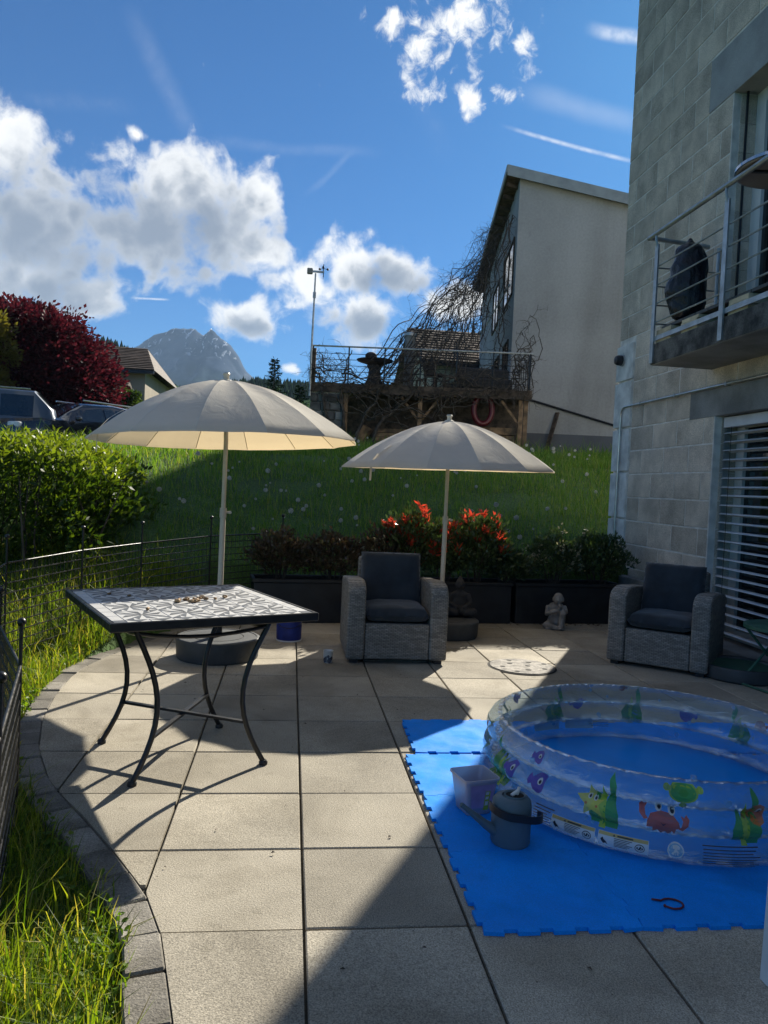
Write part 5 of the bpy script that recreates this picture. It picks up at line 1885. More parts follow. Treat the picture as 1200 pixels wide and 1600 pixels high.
def build_terrace():
    """raised terrace with open wood store underneath"""
    root = thing('terrace_shed', 'raised terrace with railing over an open wood store beside the grey house', 'shed', (.374, 19.6, 1.88), HZ_ROT)
    TS = .89
    root.scale = (TS, TS, TS)
    L, D, zt = 6.22, 4.0, 2.28
    MB().bx(0, L, 0, D, zt - .16, zt - .03).build('deck', 'dark_wood', root)
    MB().bx(-.06, L + .06, -.05, .02, zt - .26, zt).build('edge_beam', 'dark_wood', root)
    nb = 26
    for i in range(nb):
        x = i * L / nb
        MB().bx(x + .01, x + L / nb - .01, .03, D, zt - .028, zt).build('deck_plank', 'dark_wood', root)
    # stone side wall of single stones
    r = random.Random(3)
    z = -.2
    while z < zt - .3:
        h = r.uniform(.16, .26); x = .0
        while x < .92:
            w = min(r.uniform(.2, .42), .96 - x)
            if w > .05:
                MB().bx(x + .008, x + w - .008, -.02 - r.uniform(0, .03), .42, z + .006, z + h - .006).build('wall_stone', 'stone_wall', root, bevel=.02)
            x += w
        z += h
    MB().bx(.02, .92, .05, .40, -.3, zt - .17).build('wall_core', 'mortar', root)
    MB().bx(.0, 1.5, -.16, -.02, -.4, .30).build('base_wall', 'concrete', root)
    MB().bx(.9, L, 1.9, 2.0, -.3, zt - .17).build('back_wall', 'dark_wood', root)
    MB().bx(1.0, 4.2, -.05, 1.8, .25, .33).build('storage_shelf', 'timber', root)
    for x in (1.02, 3.15, 6.0, 6.14):
        MB().bx(x - .06, x + .06, .02, .14, -.3, zt - .27).build('post', 'timber', root)
    for (x, s) in ((3.15, -1), (3.15, 1), (6.0, -1)):
        MB().bar((x + s * .06, .08, 1.35), (x + s * .55, .08, zt - .3), .07, .07).build('brace', 'timber', root)
    # railing
    zr = zt + 1.05
    for i in range(7):
        x = .03 + i * (L - .06) / 6
        MB().tube([(x, .04, zt - .1), (x, .04, zr)], .022, 6).build('railing_post', 'black_metal', root)
    MB().tube([(0, .04, zr), (L + .05, .04, zr)], .024, 6).build('top_rail', 'galvanized', root)
    for k in range(1, 6):
        MB().tube([(0, .04, zt + k * .17), (L, .04, zt + k * .17)], .009, 5).build('rail_bar', 'black_metal', root)
    for k in range(7):
        MB().tube([(L, .04 + k * .5, zt), (L, .04 + k * .5, zr)], .012, 5).build('rail_bar', 'black_metal', root)
    MB().bx(.0, .11, .02, .12, zt, zt + .98).build('corner_post', 'dark_wood', root)
    # timber stacked in the store: single planks and beams
    R = Matrix.Rotation(HZ_ROT, 3, 'Z')
    wld = lambda x, y, z: tuple(Vector(root.location) + R @ (Vector((x, y, z)) * TS))
    st = thing('timber_stack', 'stack of brown sawn timber stored under the terrace', 'timber', wld(2.9, .9, .335), HZ_ROT); st.scale = (TS, TS, TS)
    for k in range(6):
        x = -1.0
        while x < 1.0:
            w = r.uniform(.5, 1.1)
            MB().bx(x, min(1.15, x + w) - .02, -.55 - r.uniform(0, .12), .4, k * .125, k * .125 + .11).build('beam', 'timber', st)
            x += w
    st2 = thing('board_stack', 'low stack of boards leaning in the wood store by the stone wall', 'boards', wld(1.35, .8, .335), HZ_ROT); st2.scale = (TS, TS, TS)
    for k in range(5):
        MB().bar((-.2 + .02 * k, -.3 + k * .05, .0), (.25 + .02 * k, -.3 + k * .05, .78), .04, .28).build('board', 'timber', st2)
    st3 = thing('crate_stack', 'wooden crates stacked at the house end of the wood store', 'crates', wld(5.3, 1.0, -.05), HZ_ROT); st3.scale = (TS, TS, TS)
    for k in range(6):
        MB().bx(-1.0, .62, -.5 - r.uniform(0, .1), .5, k * .22, k * .22 + .2).build('crate', 'timber', st3)
    rs = MB(); pts = []
    for i in range(24):
        a = 2 * PI * i / 24
        pts.append((.24 * math.cos(a), -.0, .36 * math.sin(a)))
    rs.tube(pts, .075, 10, closed=True)
    rs.build('red_sledge', 'red_plastic', None, smooth=60, label='red oval plastic ring hanging in the wood store', category='ring').location = wld(4.95, .25, 1.72)
    # things standing on the terrace
    bb = thing('stone_bird_bath', 'dark stone bird bath on the terrace behind the railing', 'bird bath', wld(1.75, .9, zt), 0); bb.scale = (TS, TS, TS)
    MB().lathe([(0, 0), (.34, 0), (.30, .1), (.20, .3), (.17, .55), (.24, .68), (.20, .70), (0, .70)], 16).build('pedestal', 'statue_dark', bb, smooth=40)
    MB().lathe([(.2, .70), (.52, .80), (.55, .84), (.48, .84), (.2, .78), (0, .76)], 20).build('bowl', 'statue_dark', bb, smooth=40)
    MB().ball((-.12, 0, .95), (.18, .12, .13), 10, 8).build('ornament', 'statue_dark', bb, smooth=60)
    fl = thing('flue_pipe', 'pale round flue pipe rising above the terrace railing', 'flue', wld(2.75, 1.6, zt), 0); fl.scale = (TS, TS, TS)
    MB().lathe([(0, 0), (.16, 0), (.16, 1.72), (0, 1.72)], 18).build('pipe', 'concrete', fl, smooth=40)
    MB().lathe([(.165, 1.70), (.19, 1.72), (.19, 1.80), (0, 1.86)], 18).build('cap', 'galvanized', fl, smooth=40)
    ch = thing('terrace_chair', 'dark garden chair standing on the terrace', 'chair', wld(3.55, .7, zt), .5); ch.scale = (TS, TS, TS)
    MB().bx(-.24, .24, -.24, .24, .40, .46).build('seat', 'dark_wood', ch); MB().bar((0, .24, .44), (0, .36, .92), .06, .48).build('backrest', 'dark_wood', ch)
    for sx in (-.2, .2):
        for sy in (-.2, .2):
            MB().bx(sx - .025, sx + .025, sy - .025, sy + .025, 0, .40).build('leg', 'dark_wood', ch)
    sf = thing('terrace_bench', 'long dark bench on the terrace in front of the door', 'bench', wld(5.0, 1.0, zt), 0); sf.scale = (TS, TS, TS)
    MB().bx(-.8, .8, -.3, .3, .1, .42).build('seat', 'statue_dark', sf, bevel=.05); MB().bx(-.8, .8, .15, .3, .42, .78).build('backrest', 'statue_dark', sf, bevel=.05)
    # weather station mast
    ws = thing('weather_mast', 'thin weather station mast at the corner of the terrace', 'mast', wld(.0, -.12, zt - .4), 0); ws.scale = (TS, TS, TS)
    MB().tube([(0, 0, 0), (0, 0, 1.5), (.02, 0, 3.45)], [.035, .03, .022], 8).build('mast', 'galvanized', ws)
    MB().lathe([(0, 2.75), (.045, 2.76), (.045, 2.92), (0, 2.93)], 10, (.015, 0, 0)).build('junction_box', 'galvanized', ws)
    MB().bar((-.16, 0, 3.50), (.26, 0, 3.50), .05, .05).build('crossarm', 'galvanized', ws)
    MB().bx(-.22, -.06, -.06, .06, 3.42, 3.58).build('sensor', 'concrete', ws, bevel=.02)
    for k in range(3):
        a = k * 2.1 + .4
        MB().tube([(.24, 0, 3.60), (.24 + .11 * math.cos(a), .11 * math.sin(a), 3.60)], .008, 5).ball((.24 + .13 * math.cos(a), .13 * math.sin(a), 3.60), .035, 8, 6).build('wind_cup', 'black_plastic', ws)
    MB().tube([(.24, 0, 3.36), (.24, 0, 3.72)], .012, 6).bx(.235, .245, -.02, .14, 3.34, 3.44).build('wind_vane', 'black_plastic', ws)
    return wld


wld = build_terrace()


def build_vine():
    """leafless climber over the terrace and up to the eaves"""
    r = random.Random(12)
    root = thing('bare_vine', 'leafless climbing vine tangled over the terrace railing and up to the eaves', 'vine', wld(1.0, -.05, 0))
    main = MB(); twig = MB()
    def wander(p, q, n, sag, jit):
        p, q = Vector(p), Vector(q); out = []
        ph = [r.uniform(0, 6.28) for _ in range(6)]
        for i in range(n + 1):
            t = i / n
            c = p.lerp(q, t) + Vector((0, 0, -sag * 4 * t * (1 - t)))
            e = math.sin(PI * t)
            c += Vector((math.sin(t * 9 + ph[0]) + .5 * math.sin(t * 23 + ph[1]), math.sin(t * 11 + ph[2]), math.sin(t * 10 + ph[3]) + .6 * math.sin(t * 25 + ph[4]))) * jit * e
            out.append(c)
        return out
    def side_twigs(pts, n, ln, rad, depth=1, down=.0):
        for _ in range(n):
            c = r.choice(pts)
            d = Vector((r.gauss(0, 1), r.gauss(0, .6), r.gauss(.1 - down, 1))).normalized()
            L = ln * r.uniform(.3, 1)
            k = 5; out = [c]
            for i in range(k):
                d = (d + Vector((r.gauss(0, .35), r.gauss(0, .25), r.gauss(-.08, .35)))).normalized()
                out.append(out[-1] + d * L / k)
            twig.tube(out, [rad * (1 - .15 * i) for i in range(k + 1)], 4, False)
            if depth: side_twigs(out, 2, ln * .45, rad * .7, depth - 1, down)
    w = lambda x, y, z: Vector(wld(x, y, z))
    # trunks from the ground
    for (x0, x1) in ((1.0, .9), (1.08, 2.0), (.95, .3), (1.12, 3.0)):
        a = wander(w(x0, -.12, -.1), w(x1, -.06, 2.2), 14, 0, .07)
        main.tube(a, [.055 * (1 - .5 * i / 14) for i in range(15)], 7)
        b = wander(a[-1], w(x1 + r.uniform(-.5, 2.2), .0, 2.5 + r.uniform(0, .9)), 14, .1, .14)
        main.tube(b, [.03 * (1 - .6 * i / 14) for i in range(15)], 6)
        side_twigs(b, 12, .8, .009)
    # runners along the edge and railing
    for k in range(26):
        x0 = r.uniform(-.1, 4.5); x1 = min(6.3, x0 + r.uniform(1.0, 3.4))
        z0, z1 = r.uniform(1.9, 2.7), r.uniform(1.9, 3.4)
        p = wander(w(x0, -.05 + r.uniform(-.1, .1), z0), w(x1, r.uniform(-.15, .2), z1), 18, r.uniform(-.1, .25), .14)
        main.tube(p, [.018 * (1 - .75 * i / 18) for i in range(19)], 5, False)
        side_twigs(p, 9, .6, .007)
    for k in range(12):
        p = wander(w(r.uniform(.6, 5), -.05, 2.1), w(r.uniform(.3, 5.5), -.05, r.uniform(.9, 1.9)), 14, .3, .12)
        main.tube(p, [.018 * (1 - .4 * i / 14) for i in range(15)], 5, False)
        side_twigs(p, 4, .45, .006)
    # long strands slanting up to the eaves
    for k in range(46):
        s_ = r.uniform(.2, 9); q = Vector((5.45 + .165 * s_ + r.uniform(-.1, .3), 21.0 + s_, 10.0 - r.uniform(0, 1.2)))
        p0 = w(r.uniform(1.6, 4.4), r.uniform(-.1, 1.0), r.uniform(2.3, 3.3))
        p = wander(p0, q, 26, r.uniform(-.5, .5), .2)
        main.tube(p, [.016 * (1 - .7 * i / 26) for i in range(27)], 5, False)
        side_twigs(p, 22, .8, .0055, 1, .25)
    for k in range(14):                       # hanging down under the eaves and at the wall
        q = Vector((5.6 + r.uniform(0, .4), 21.2 + r.uniform(0, 2), 9.5 - r.uniform(0, 2.4)))
        p = wander(q, q + Vector((r.uniform(-1.2, .1), r.uniform(-1.2, .2), -r.uniform(2.5, 5.0))), 18, .0, .16)
        main.tube(p, [.018 * (1 - .75 * i / 18) for i in range(19)], 5, False)
        side_twigs(p, 10, .6, .007, 1, .3)
    for k in range(9):
        p = wander(w(6.0 + r.uniform(-.5, .2), 0, r.uniform(2.2, 3.3)), w(6.2 + r.uniform(-.3, .4), 1.2, r.uniform(3.2, 5.2)), 16, 0, .2)
        main.tube(p, [.018 * (1 - .75 * i / 16) for i in range(17)], 5, False)
        side_twigs(p, 9, .5, .006)
    # a thick mat of old growth along the edge beam
    for k in range(150):
        x = r.uniform(.0, 6.2)
        c = w(x, -.1 + r.uniform(-.08, .08), 2.12 + r.uniform(-.1, .16))
        side_twigs([c], 1, .7, .008, 1, .3)
    for k in range(70):                        # curtain of twigs at the left corner
        c = w(r.uniform(-.1, .9), r.uniform(-.15, .1), r.uniform(2.3, 3.2))
        side_twigs([c], 1, .8, .007, 1, .6)
    main.build('branches', 'bare_bark', root, smooth=60, world_space=True, kind='stuff')
    twig.build('twigs', 'bare_bark', root, world_space=True, kind='stuff')


build_vine()


# ------------------------------------------------------------------ houses farther off
def gable_house(name, label, x0, x1, y0, y1, zb, ze, rise, wallm, ov=.5, windows=(), hip=0.0):
    """ridge runs along x; the near roof slope faces the patio"""
    root = thing(name, label, 'house', ((x0 + x1) / 2, (y0 + y1) / 2, zb))
    cx, cy = root.location.x, root.location.y
    ym = (y0 + y1) / 2
    m = MB()
    m.add([(x0, y0, zb - 1), (x1, y0, zb - 1), (x1, y1, zb - 1), (x0, y1, zb - 1), (x0, y0, ze), (x1, y0, ze), (x1, y1, ze), (x0, y1, ze), (x0, ym, ze + rise), (x1, ym, ze + rise)],
          [(0, 1, 5, 4), (2, 3, 7, 6), (1, 2, 6, 5) if hip else (1, 2, 6, 9, 5), (3, 0, 4, 8, 7)])
    m.build('wall', wallm, root, world_space=True)
    k = rise / (ym - y0)
    roof = MB()
    for s in (-1, 1):
        ya = ym; yb = ym + s * ((y1 - y0) / 2 + ov)
        za = ze + rise; zb2 = za - k * abs(yb - ym)
        vs = [(x0 - ov, ya, za + .02), (x1 + ov - hip, ya, za + .02), (x1 + ov, yb, zb2 + .02), (x0 - ov, yb, zb2 + .02)]
        vs += [(a, b, c + .16) for a, b, c in vs]
        roof.add(vs, [(0, 1, 2, 3), (7, 6, 5, 4), (0, 4, 5, 1), (1, 5, 6, 2), (2, 6, 7, 3), (3, 7, 4, 0)])
    if hip:
        yb0, yb1, zz = ym - ((y1 - y0) / 2 + ov), ym + (y1 - y0) / 2 + ov, ze - k * ov
        roof.add([(x1 + ov - hip, ym, ze + rise + .17), (x1 + ov, yb0, zz + .17), (x1 + ov, yb1, zz + .17)], [(0, 1, 2)])
    rf = roof.build('roof', 'dark_wood', root, world_space=True, fix=True)
    # tile courses on the slope towards the patio
    n = max(6, int(math.hypot(ym - y0 + ov, rise) / .36)); L = (y1 - y0) / 2 + ov
    for i in range(n):
        t0, t1 = i / n, (i + 1.12) / n
        ya, yb = ym - L * t0, ym - L * min(t1, 1.02)
        z = lambda y: ze + rise - k * (ym - y) + .19
        xe = lambda y: x1 + ov - hip * (1 - min(1, (ym - y) / L))
        t = MB().add([(x0 - ov, ya, z(ya)), (xe(ya), ya, z(ya)), (xe(yb), yb, z(yb) + .05), (x0 - ov, yb, z(yb) + .05), (x0 - ov, yb, z(yb)), (xe(yb), yb, z(yb))], [(3, 2, 1, 0), (4, 5, 2, 3)])
        t.build('tile_course', 'roof_tile', root, world_space=True)
    MB().bx(x0 - ov, x1 + ov, y0 - ov - .12, y0 - ov + .02, ze - k * ov - .04, ze - k * ov + .12).build('gutter', 'black_metal', root, world_space=True)
    for (a, z, w, h) in windows:
        window_unit(root, (a - cx, y0 - cy, z - zb), (1, 0, 0), w, h, (0, -1, 0))
    return root


gable_house('far_house', 'beige house with brown tiled roof beyond the purple tree', -18, -7.95, 42, 50, 2.0, 6.95, 1.6, 'beige_wall', .55, ((-10.2, 3.6, 1.0, 1.3),), 1.25)
gable_house('roadside_house', 'low pinkish house with brown roof edge beside the purple tree', -13.2, -8.55, 36, 41.5, 1.9, 4.6, 1.1, 'pink_wall', .5, ((-9.0, 3.0, .55, 1.3),))
fh = gable_house('neighbour_house', 'cream house with dark tiled roof behind the terrace', 6.0, 12.5, 34, 42, 2.6, 7.15, 2.0, 'cream_wall', .6, ((6.6, 4.6, 1.2, 1.5),))
MB().bx(8.15, 9.3, 33.2, 33.9, 4.0, 8.4).build('white_annexe', 'white_wall', fh, world_space=True)
MB().bx(8.05, 9.4, 33.1, 34.0, 8.402, 8.51).build('annexe_roof', 'roof_metal', fh, world_space=True)


# ------------------------------------------------------------------ parked vehicles
def build_vehicle(name, label, cat, loc, rz, st, body, roofm, win_x, wheels, hw):
    root = thing(name, label, cat, loc, rz)
    def sec(s):
        x, zb, zs, zr, ws, wr = s
        hs = [(ws * .90, zb), (ws * .985, zb + (zs - zb) * .35), (ws, zb + (zs - zb) * .75), (ws * .955, zs), (wr + (ws * .955 - wr) * .06, zr - .05), (wr * .86, zr - .005), (wr * .4, zr + .012)]
        return [(x, -w, z) for w, z in hs] + [(x, w, z) for w, z in hs[::-1]]
    # densify stations
    S = []
    for a, b in zip(st[:-1], st[1:]):
        for i in range(3):
            t = i / 3
            S.append(tuple(a[k] + (b[k] - a[k]) * t for k in range(6)))
    S.append(st[-1])
    vs = []; fs = []
    n = 14
    for s in S:
        vs += sec(s)
    for i in range(len(S) - 1):
        for j in range(n - 1):
            a = i * n + j
            fs.append((a, a + 1, a + n + 1, a + n))
        fs.append((i * n + n - 1, i * n, (i + 1) * n, (i + 1) * n + n - 1))
    fs.append(tuple(range(n))); fs.append(tuple((len(S) - 1) * n + j for j in range(n))[::-1])
    MB().add(vs, fs).build('body', body, root, smooth=35, fix=True)
    def at(x, k):
        for a, b in zip(st[:-1], st[1:]):
            if a[0] <= x <= b[0]:
                t = (x - a[0]) / (b[0] - a[0]); return a[k] + (b[k] - a[k]) * t
        return st[-1][k]
    for (xa, xb) in win_x:                      # side glass
        for s in (-1, 1):
            q = []
            for x, top in ((xa, 0), (xb, 0), (xb, 1), (xa, 1)):
                zs, zr, ws, wr = at(x, 2), at(x, 3), at(x, 4) * .955, at(x, 5)
                t = .06 if not top else .86
                q.append((x, s * (ws + (wr + (ws - wr) * .06 - ws) * t + .012), zs + (zr - .05 - zs) * t))
            MB().add(q, [(0, 1, 2, 3)]).build('side_window', 'car_glass', root)
    # windscreen and rear window
    for (xa, xb, nm) in hw['glass']:
        vs = []
        for x, k in ((xa, .08), (xb, .92)):
            x_ = x
            z, w = at(x_, 3), at(x_, 5) * .86
            nx = -1 if nm == 'windscreen' else 1
            for yy in (-1, -.5, 0, .5, 1):
                vs.append((x_ + nx * .012, yy * w, z + .022 - .016 * abs(yy)))
        MB().add(vs, [(i, i + 1, i + 6, i + 5) for i in range(4)]).build(nm, 'car_glass', root, fix=True)
    for x in wheels:
        for s in (-1, 1):
            o = MB()
            o.lathe([(0, -.11), (.30, -.11), (.335, -.08), (.335, .08), (.30, .11), (0, .11)], 24)
            o.v = [(x + a, s * (hw['w'] - .10) + c, .335 + b) for a, b, c in o.v]
            wv = o.build('wheel', 'tyre', root, smooth=35)
            o = MB(); o.lathe([(0, .112), (.19, .112), (.21, .10)], 18)
            o.v = [(x + a, s * ((hw['w'] - .10) + c), .335 + b) for a, b, c in o.v]
            o.build('hub', 'chrome', wv)
    for s in (-1, 1):
        MB().ball((hw['mirror'], s * (hw['w'] + .10), hw['mz']), (.08, .11, .075), 10, 8).build('mirror', body, root, smooth=60)
        MB().box((hw['lx'], s * hw['w'] * .70, hw['lz']), (.16, .36, .15), Matrix.Rotation(-s * .3, 3, 'Z')).build('headlight', 'lamp_white', root, bevel=.04, seg=2)
        MB().tube([(hw['rail'][0], s * hw['rw'], hw['rail'][2]), (hw['rail'][1], s * hw['rw'], hw['rail'][2])], .022, 6).build('roof_rail', 'chrome', root)
    g = MB().bx(hw['lx'] - .10, hw['lx'] - .06, -.5, .5, hw['lz'] - .22, hw['lz'] + .04).build('grille', 'black_plastic', root)
    for k in range(9):
        y = -.46 + k * .115
        MB().bx(hw['lx'] - .115, hw['lx'] - .101, y - .015, y + .015, hw['lz'] - .2, hw['lz'] + .02).build('grille_bar', 'chrome', g)
    return root


SUV = [(0, .38, .74, .80, .66, .55), (.14, .25, .90, .97, .82, .66), (.9, .22, 1.00, 1.07, .92, .74), (1.35, .22, 1.04, 1.12, .925, .76), (2.2, .22, 1.06, 1.60, .925, .62),
       (3.2, .22, 1.08, 1.655, .925, .62), (4.1, .24, 1.09, 1.60, .91, .60), (4.5, .30, 1.04, 1.16, .87, .66), (4.58, .36, .9, .98, .82, .6)]
build_vehicle('parked_suv', 'black parked car facing the patio behind the hedge', 'car', (-7.75, 21.1, float(terrain(-7, 22)) + .06), math.radians(52), SUV, 'car_black', None,
              ((2.0, 2.75), (2.82, 3.6), (3.66, 4.15)), (.92, 3.68), dict(w=.925, glass=((1.38, 2.16, 'windscreen'), (4.13, 4.48, 'rear_window')), mirror=1.75, mz=1.12, lx=.13, lz=.82, rail=(2.2, 4.0, 1.68), rw=.60))
VAN = [(0, .36, .80, .88, .72, .6), (.2, .25, .98, 1.06, .88, .72), (.75, .22, 1.10, 1.16, .95, .80), (1.45, .22, 1.14, 1.86, .96, .74), (2.2, .22, 1.15, 1.93, .96, .74),
       (4.3, .22, 1.15, 1.92, .955, .73), (4.75, .25, 1.12, 1.45, .93, .72), (4.9, .34, .98, 1.08, .88, .7)]
build_vehicle('parked_van', 'silver parked van with three side windows at the edge of the picture', 'van', (-11.3, 21.5, float(terrain(-9, 22)) + .06), math.radians(10), VAN, 'car_silver', None,
              ((1.55, 2.35), (2.45, 3.4), (3.5, 4.3)), (.95, 3.85), dict(w=.955, glass=((.80, 1.42, 'windscreen'), (4.35, 4.72, 'rear_window')), mirror=1.3, mz=1.2, lx=.16, lz=.86, rail=(1.7, 4.2, 1.95), rw=.68))


# ------------------------------------------------------------------ trees and hedge
def build_tree(name, label, x, y, z0, h, crown_c, crown_r, clumps, per, L, W, mats, seed, trunk_r=.2):
    r = np.random.default_rng(seed); rr = random.Random(seed)
    root = thing(name, label, 'tree', (x, y, z0))
    cc = np.array(crown_c); cr = np.array(crown_r)
    tm = MB()
    tm.tube([(0, 0, -.3), (.05, .02, h * .3), (.02, .05, h * .6), (0, 0, h * .85)], [trunk_r * 1.25, trunk_r, trunk_r * .6, trunk_r * .15], 9)
    d = unit(r.normal(size=(clumps, 3)))
    q = r.uniform(.25, 1, clumps) ** .45
    C = cc + d * cr * q[:, None]
    for i in range(0, clumps, 4):
        c = Vector(C[i]); s = Vector((0, 0, min(h * .75, max(h * .25, c.z * .55))))
        tm.tube([s, s.lerp(c, .5) + Vector((0, 0, .12 * h * rr.random() * .5)), c], [trunk_r * .34, trunk_r * .18, trunk_r * .05], 5, False)
    tm.build('trunk', 'bare_bark', root, smooth=60)
    cs = (cr.mean() * .135) * r.uniform(.6, 1.35, clumps)
    k = np.repeat(np.arange(clumps), per); n = len(k)
    off = np.clip(r.normal(size=(n, 3)), -1.7, 1.7) * np.array([1, 1, .62])
    P = C[k] + off * cs[k][:, None]
    D = unit(off) + r.normal(size=(n, 3)) * .5 + (P - cc) / cr * .5 + np.array([0, 0, .2])
    V, F = leaf_arrays(P, D, L * r.uniform(.7, 1.3, n), W * r.uniform(.7, 1.3, n))
    link('crown', np_mesh('crown', V, F, mats), root)


_tz = lambda x, y: float(terrain(x, y))
build_tree('copper_beech', 'dark red leaved tree behind the parked cars', -10.3, 30.0, _tz(-9.7, 30), 6.2, (0, 0, 3.25), (3.2, 2.8, 2.6), 420, 190, .17, .10, 'beech_leaf', 5, .24)
build_tree('ochre_tree', 'small yellow-green tree at the edge in front of the red tree', -10.35, 26.9, _tz(-10, 27), 4.9, (0, 0, 3.45), (1.05, 1.0, 1.4), 90, 130, .16, .09, 'ochre_leaf', 8, .12)
build_tree('green_bush_tree', 'light green bushy tree between the two far houses', -7.55, 37.0, _tz(-8, 37), 3.6, (0, 0, 2.2), (1.1, 1.0, 1.5), 60, 110, .16, .10, 'tree_leaf', 9, .1)
build_tree('roadside_bush', 'green bush below the red tree behind the black car', -8.4, 28.2, _tz(-8.4, 28), 1.9, (0, 0, 1.15), (1.7, .9, .75), 70, 110, .14, .08, 'hedge_leaf', 10, .07)


def build_conifer(label, x, y, z0, h, rad, seed):
    r = random.Random(seed)
    root = thing('conifer', label, 'tree', (x, y, z0), 0, 'two conifers beyond the parasols')
    MB().tube([(0, 0, -.5), (0, 0, h * .97)], [.14, .02], 7).build('trunk', 'bare_bark', root)
    PP = []; DD = []
    n = int(h * 15)
    for i in range(n):
        z = h * (.12 + .86 * (i / n)); R = rad * (1 - z / h) ** .8 + .08
        a = i * 2.399; L = R * r.uniform(.6, 1.2)
        d = np.array([math.cos(a), math.sin(a), -.1])
        for t in np.linspace(.1, 1, 9):
            p = np.array([0, 0, z]) + d * L * t + np.array([0, 0, .12 * L * t * t])
            for _ in range(4):
                PP.append(p + np.array([r.gauss(0, .03), r.gauss(0, .03), r.gauss(0, .02)])); DD.append(d + np.array([r.gauss(0, .7), r.gauss(0, .7), r.gauss(-.1, .35)]))
    PP, DD = np.array(PP), np.array(DD)
    V, F = leaf_arrays(PP, DD, .2, .045)
    link('crown', np_mesh('crown', V, F, 'needle'), root)


build_conifer('slender young conifer just right of the larger parasol top', -1.35, 48.0, 3.0, 6.1, 1.25, 2)
build_conifer('smaller dark conifer beside the terrace corner', .25, 44.0, 3.0, 4.0, 1.15, 6)


def build_hedge():
    root = thing('hedge', 'thick clipped hedge with bright young shoots behind the wire fence', 'hedge', (-3.72, 7.75, .20))
    r = np.random.default_rng(21)
    hx, hy, hz, zc = 2.12, 1.2, .70, .69
    n = 46000
    # superellipsoid shell with lumps
    d = unit(r.normal(size=(n, 3)))
    p = 3.6
    s = (np.abs(d[:, 0]) ** p + np.abs(d[:, 1]) ** p + np.abs(d[:, 2]) ** p) ** (-1 / p)
    lump = 1 + .08 * np.sin(d[:, 0] * 13 + 1) * np.sin(d[:, 2] * 9) + .07 * np.sin(d[:, 1] * 15 + d[:, 0] * 7)
    q = r.uniform(.55, 1.02, n) ** .6
    P = d * (s * lump * q)[:, None] * np.array([hx, hy, hz]) + np.array([0, 0, zc])
    lowcut = r.uniform(size=n) < np.clip((P[:, 2] + .12) / .55, .2, 1)
    P = P[lowcut]; d = d[lowcut]; n = len(P)
    D = d * .7 + r.normal(size=(n, 3)) * .6 + np.array([0, 0, .5])
    V, F = leaf_arrays(P, D, .082 * r.uniform(.6, 1.2, n), .030 * r.uniform(.7, 1.2, n))
    link('foliage', np_mesh('foliage', V, F, 'hedge_leaf'), root)
    # upright young shoots on the top and the sunny side
    k = 1500
    X = r.uniform(-hx * .99, hx * .99, k); Y = r.uniform(-hy * .95, hy * .95, k)
    tz = zc + hz * (1 - (np.abs(X) / hx) ** 5) ** .2 * (1 - (np.abs(Y) / hy) ** 5) ** .2 - .04 + r.normal(size=k) * .03
    PP = []; DD = []
    for i in range(k):
        hgt = r.uniform(.03, .14)
        for j in range(9):
            a = j * 2.4; e = r.uniform(.3, 1.2)
            PP.append((X[i], Y[i], tz[i] + hgt * j / 9)); DD.append((math.cos(a) * math.cos(e), math.sin(a) * math.cos(e), math.sin(e)))
    PP, DD = np.array(PP), np.array(DD); m = len(PP)
    V, F = leaf_arrays(PP, DD, .07 * r.uniform(.7, 1.2, m), .024 * r.uniform(.8, 1.2, m))
    link('young_shoots', np_mesh('young_shoots', V, F, 'hedge_shoot'), root, kind='stuff')
    st = MB()
    for i in range(150):
        x, y = r.uniform(-hx * .95, hx * .95), r.uniform(-hy * .85, hy * .8)
        z = 1.1
        st.tube([(x, y, -.35), (x + r.normal() * .06, y + r.normal() * .05, z * .5), (x + r.normal() * .12, y + r.normal() * .1, z)], [.012, .009, .004], 5, False)
    st.build('stems', 'bare_bark', root, kind='stuff')


build_hedge()


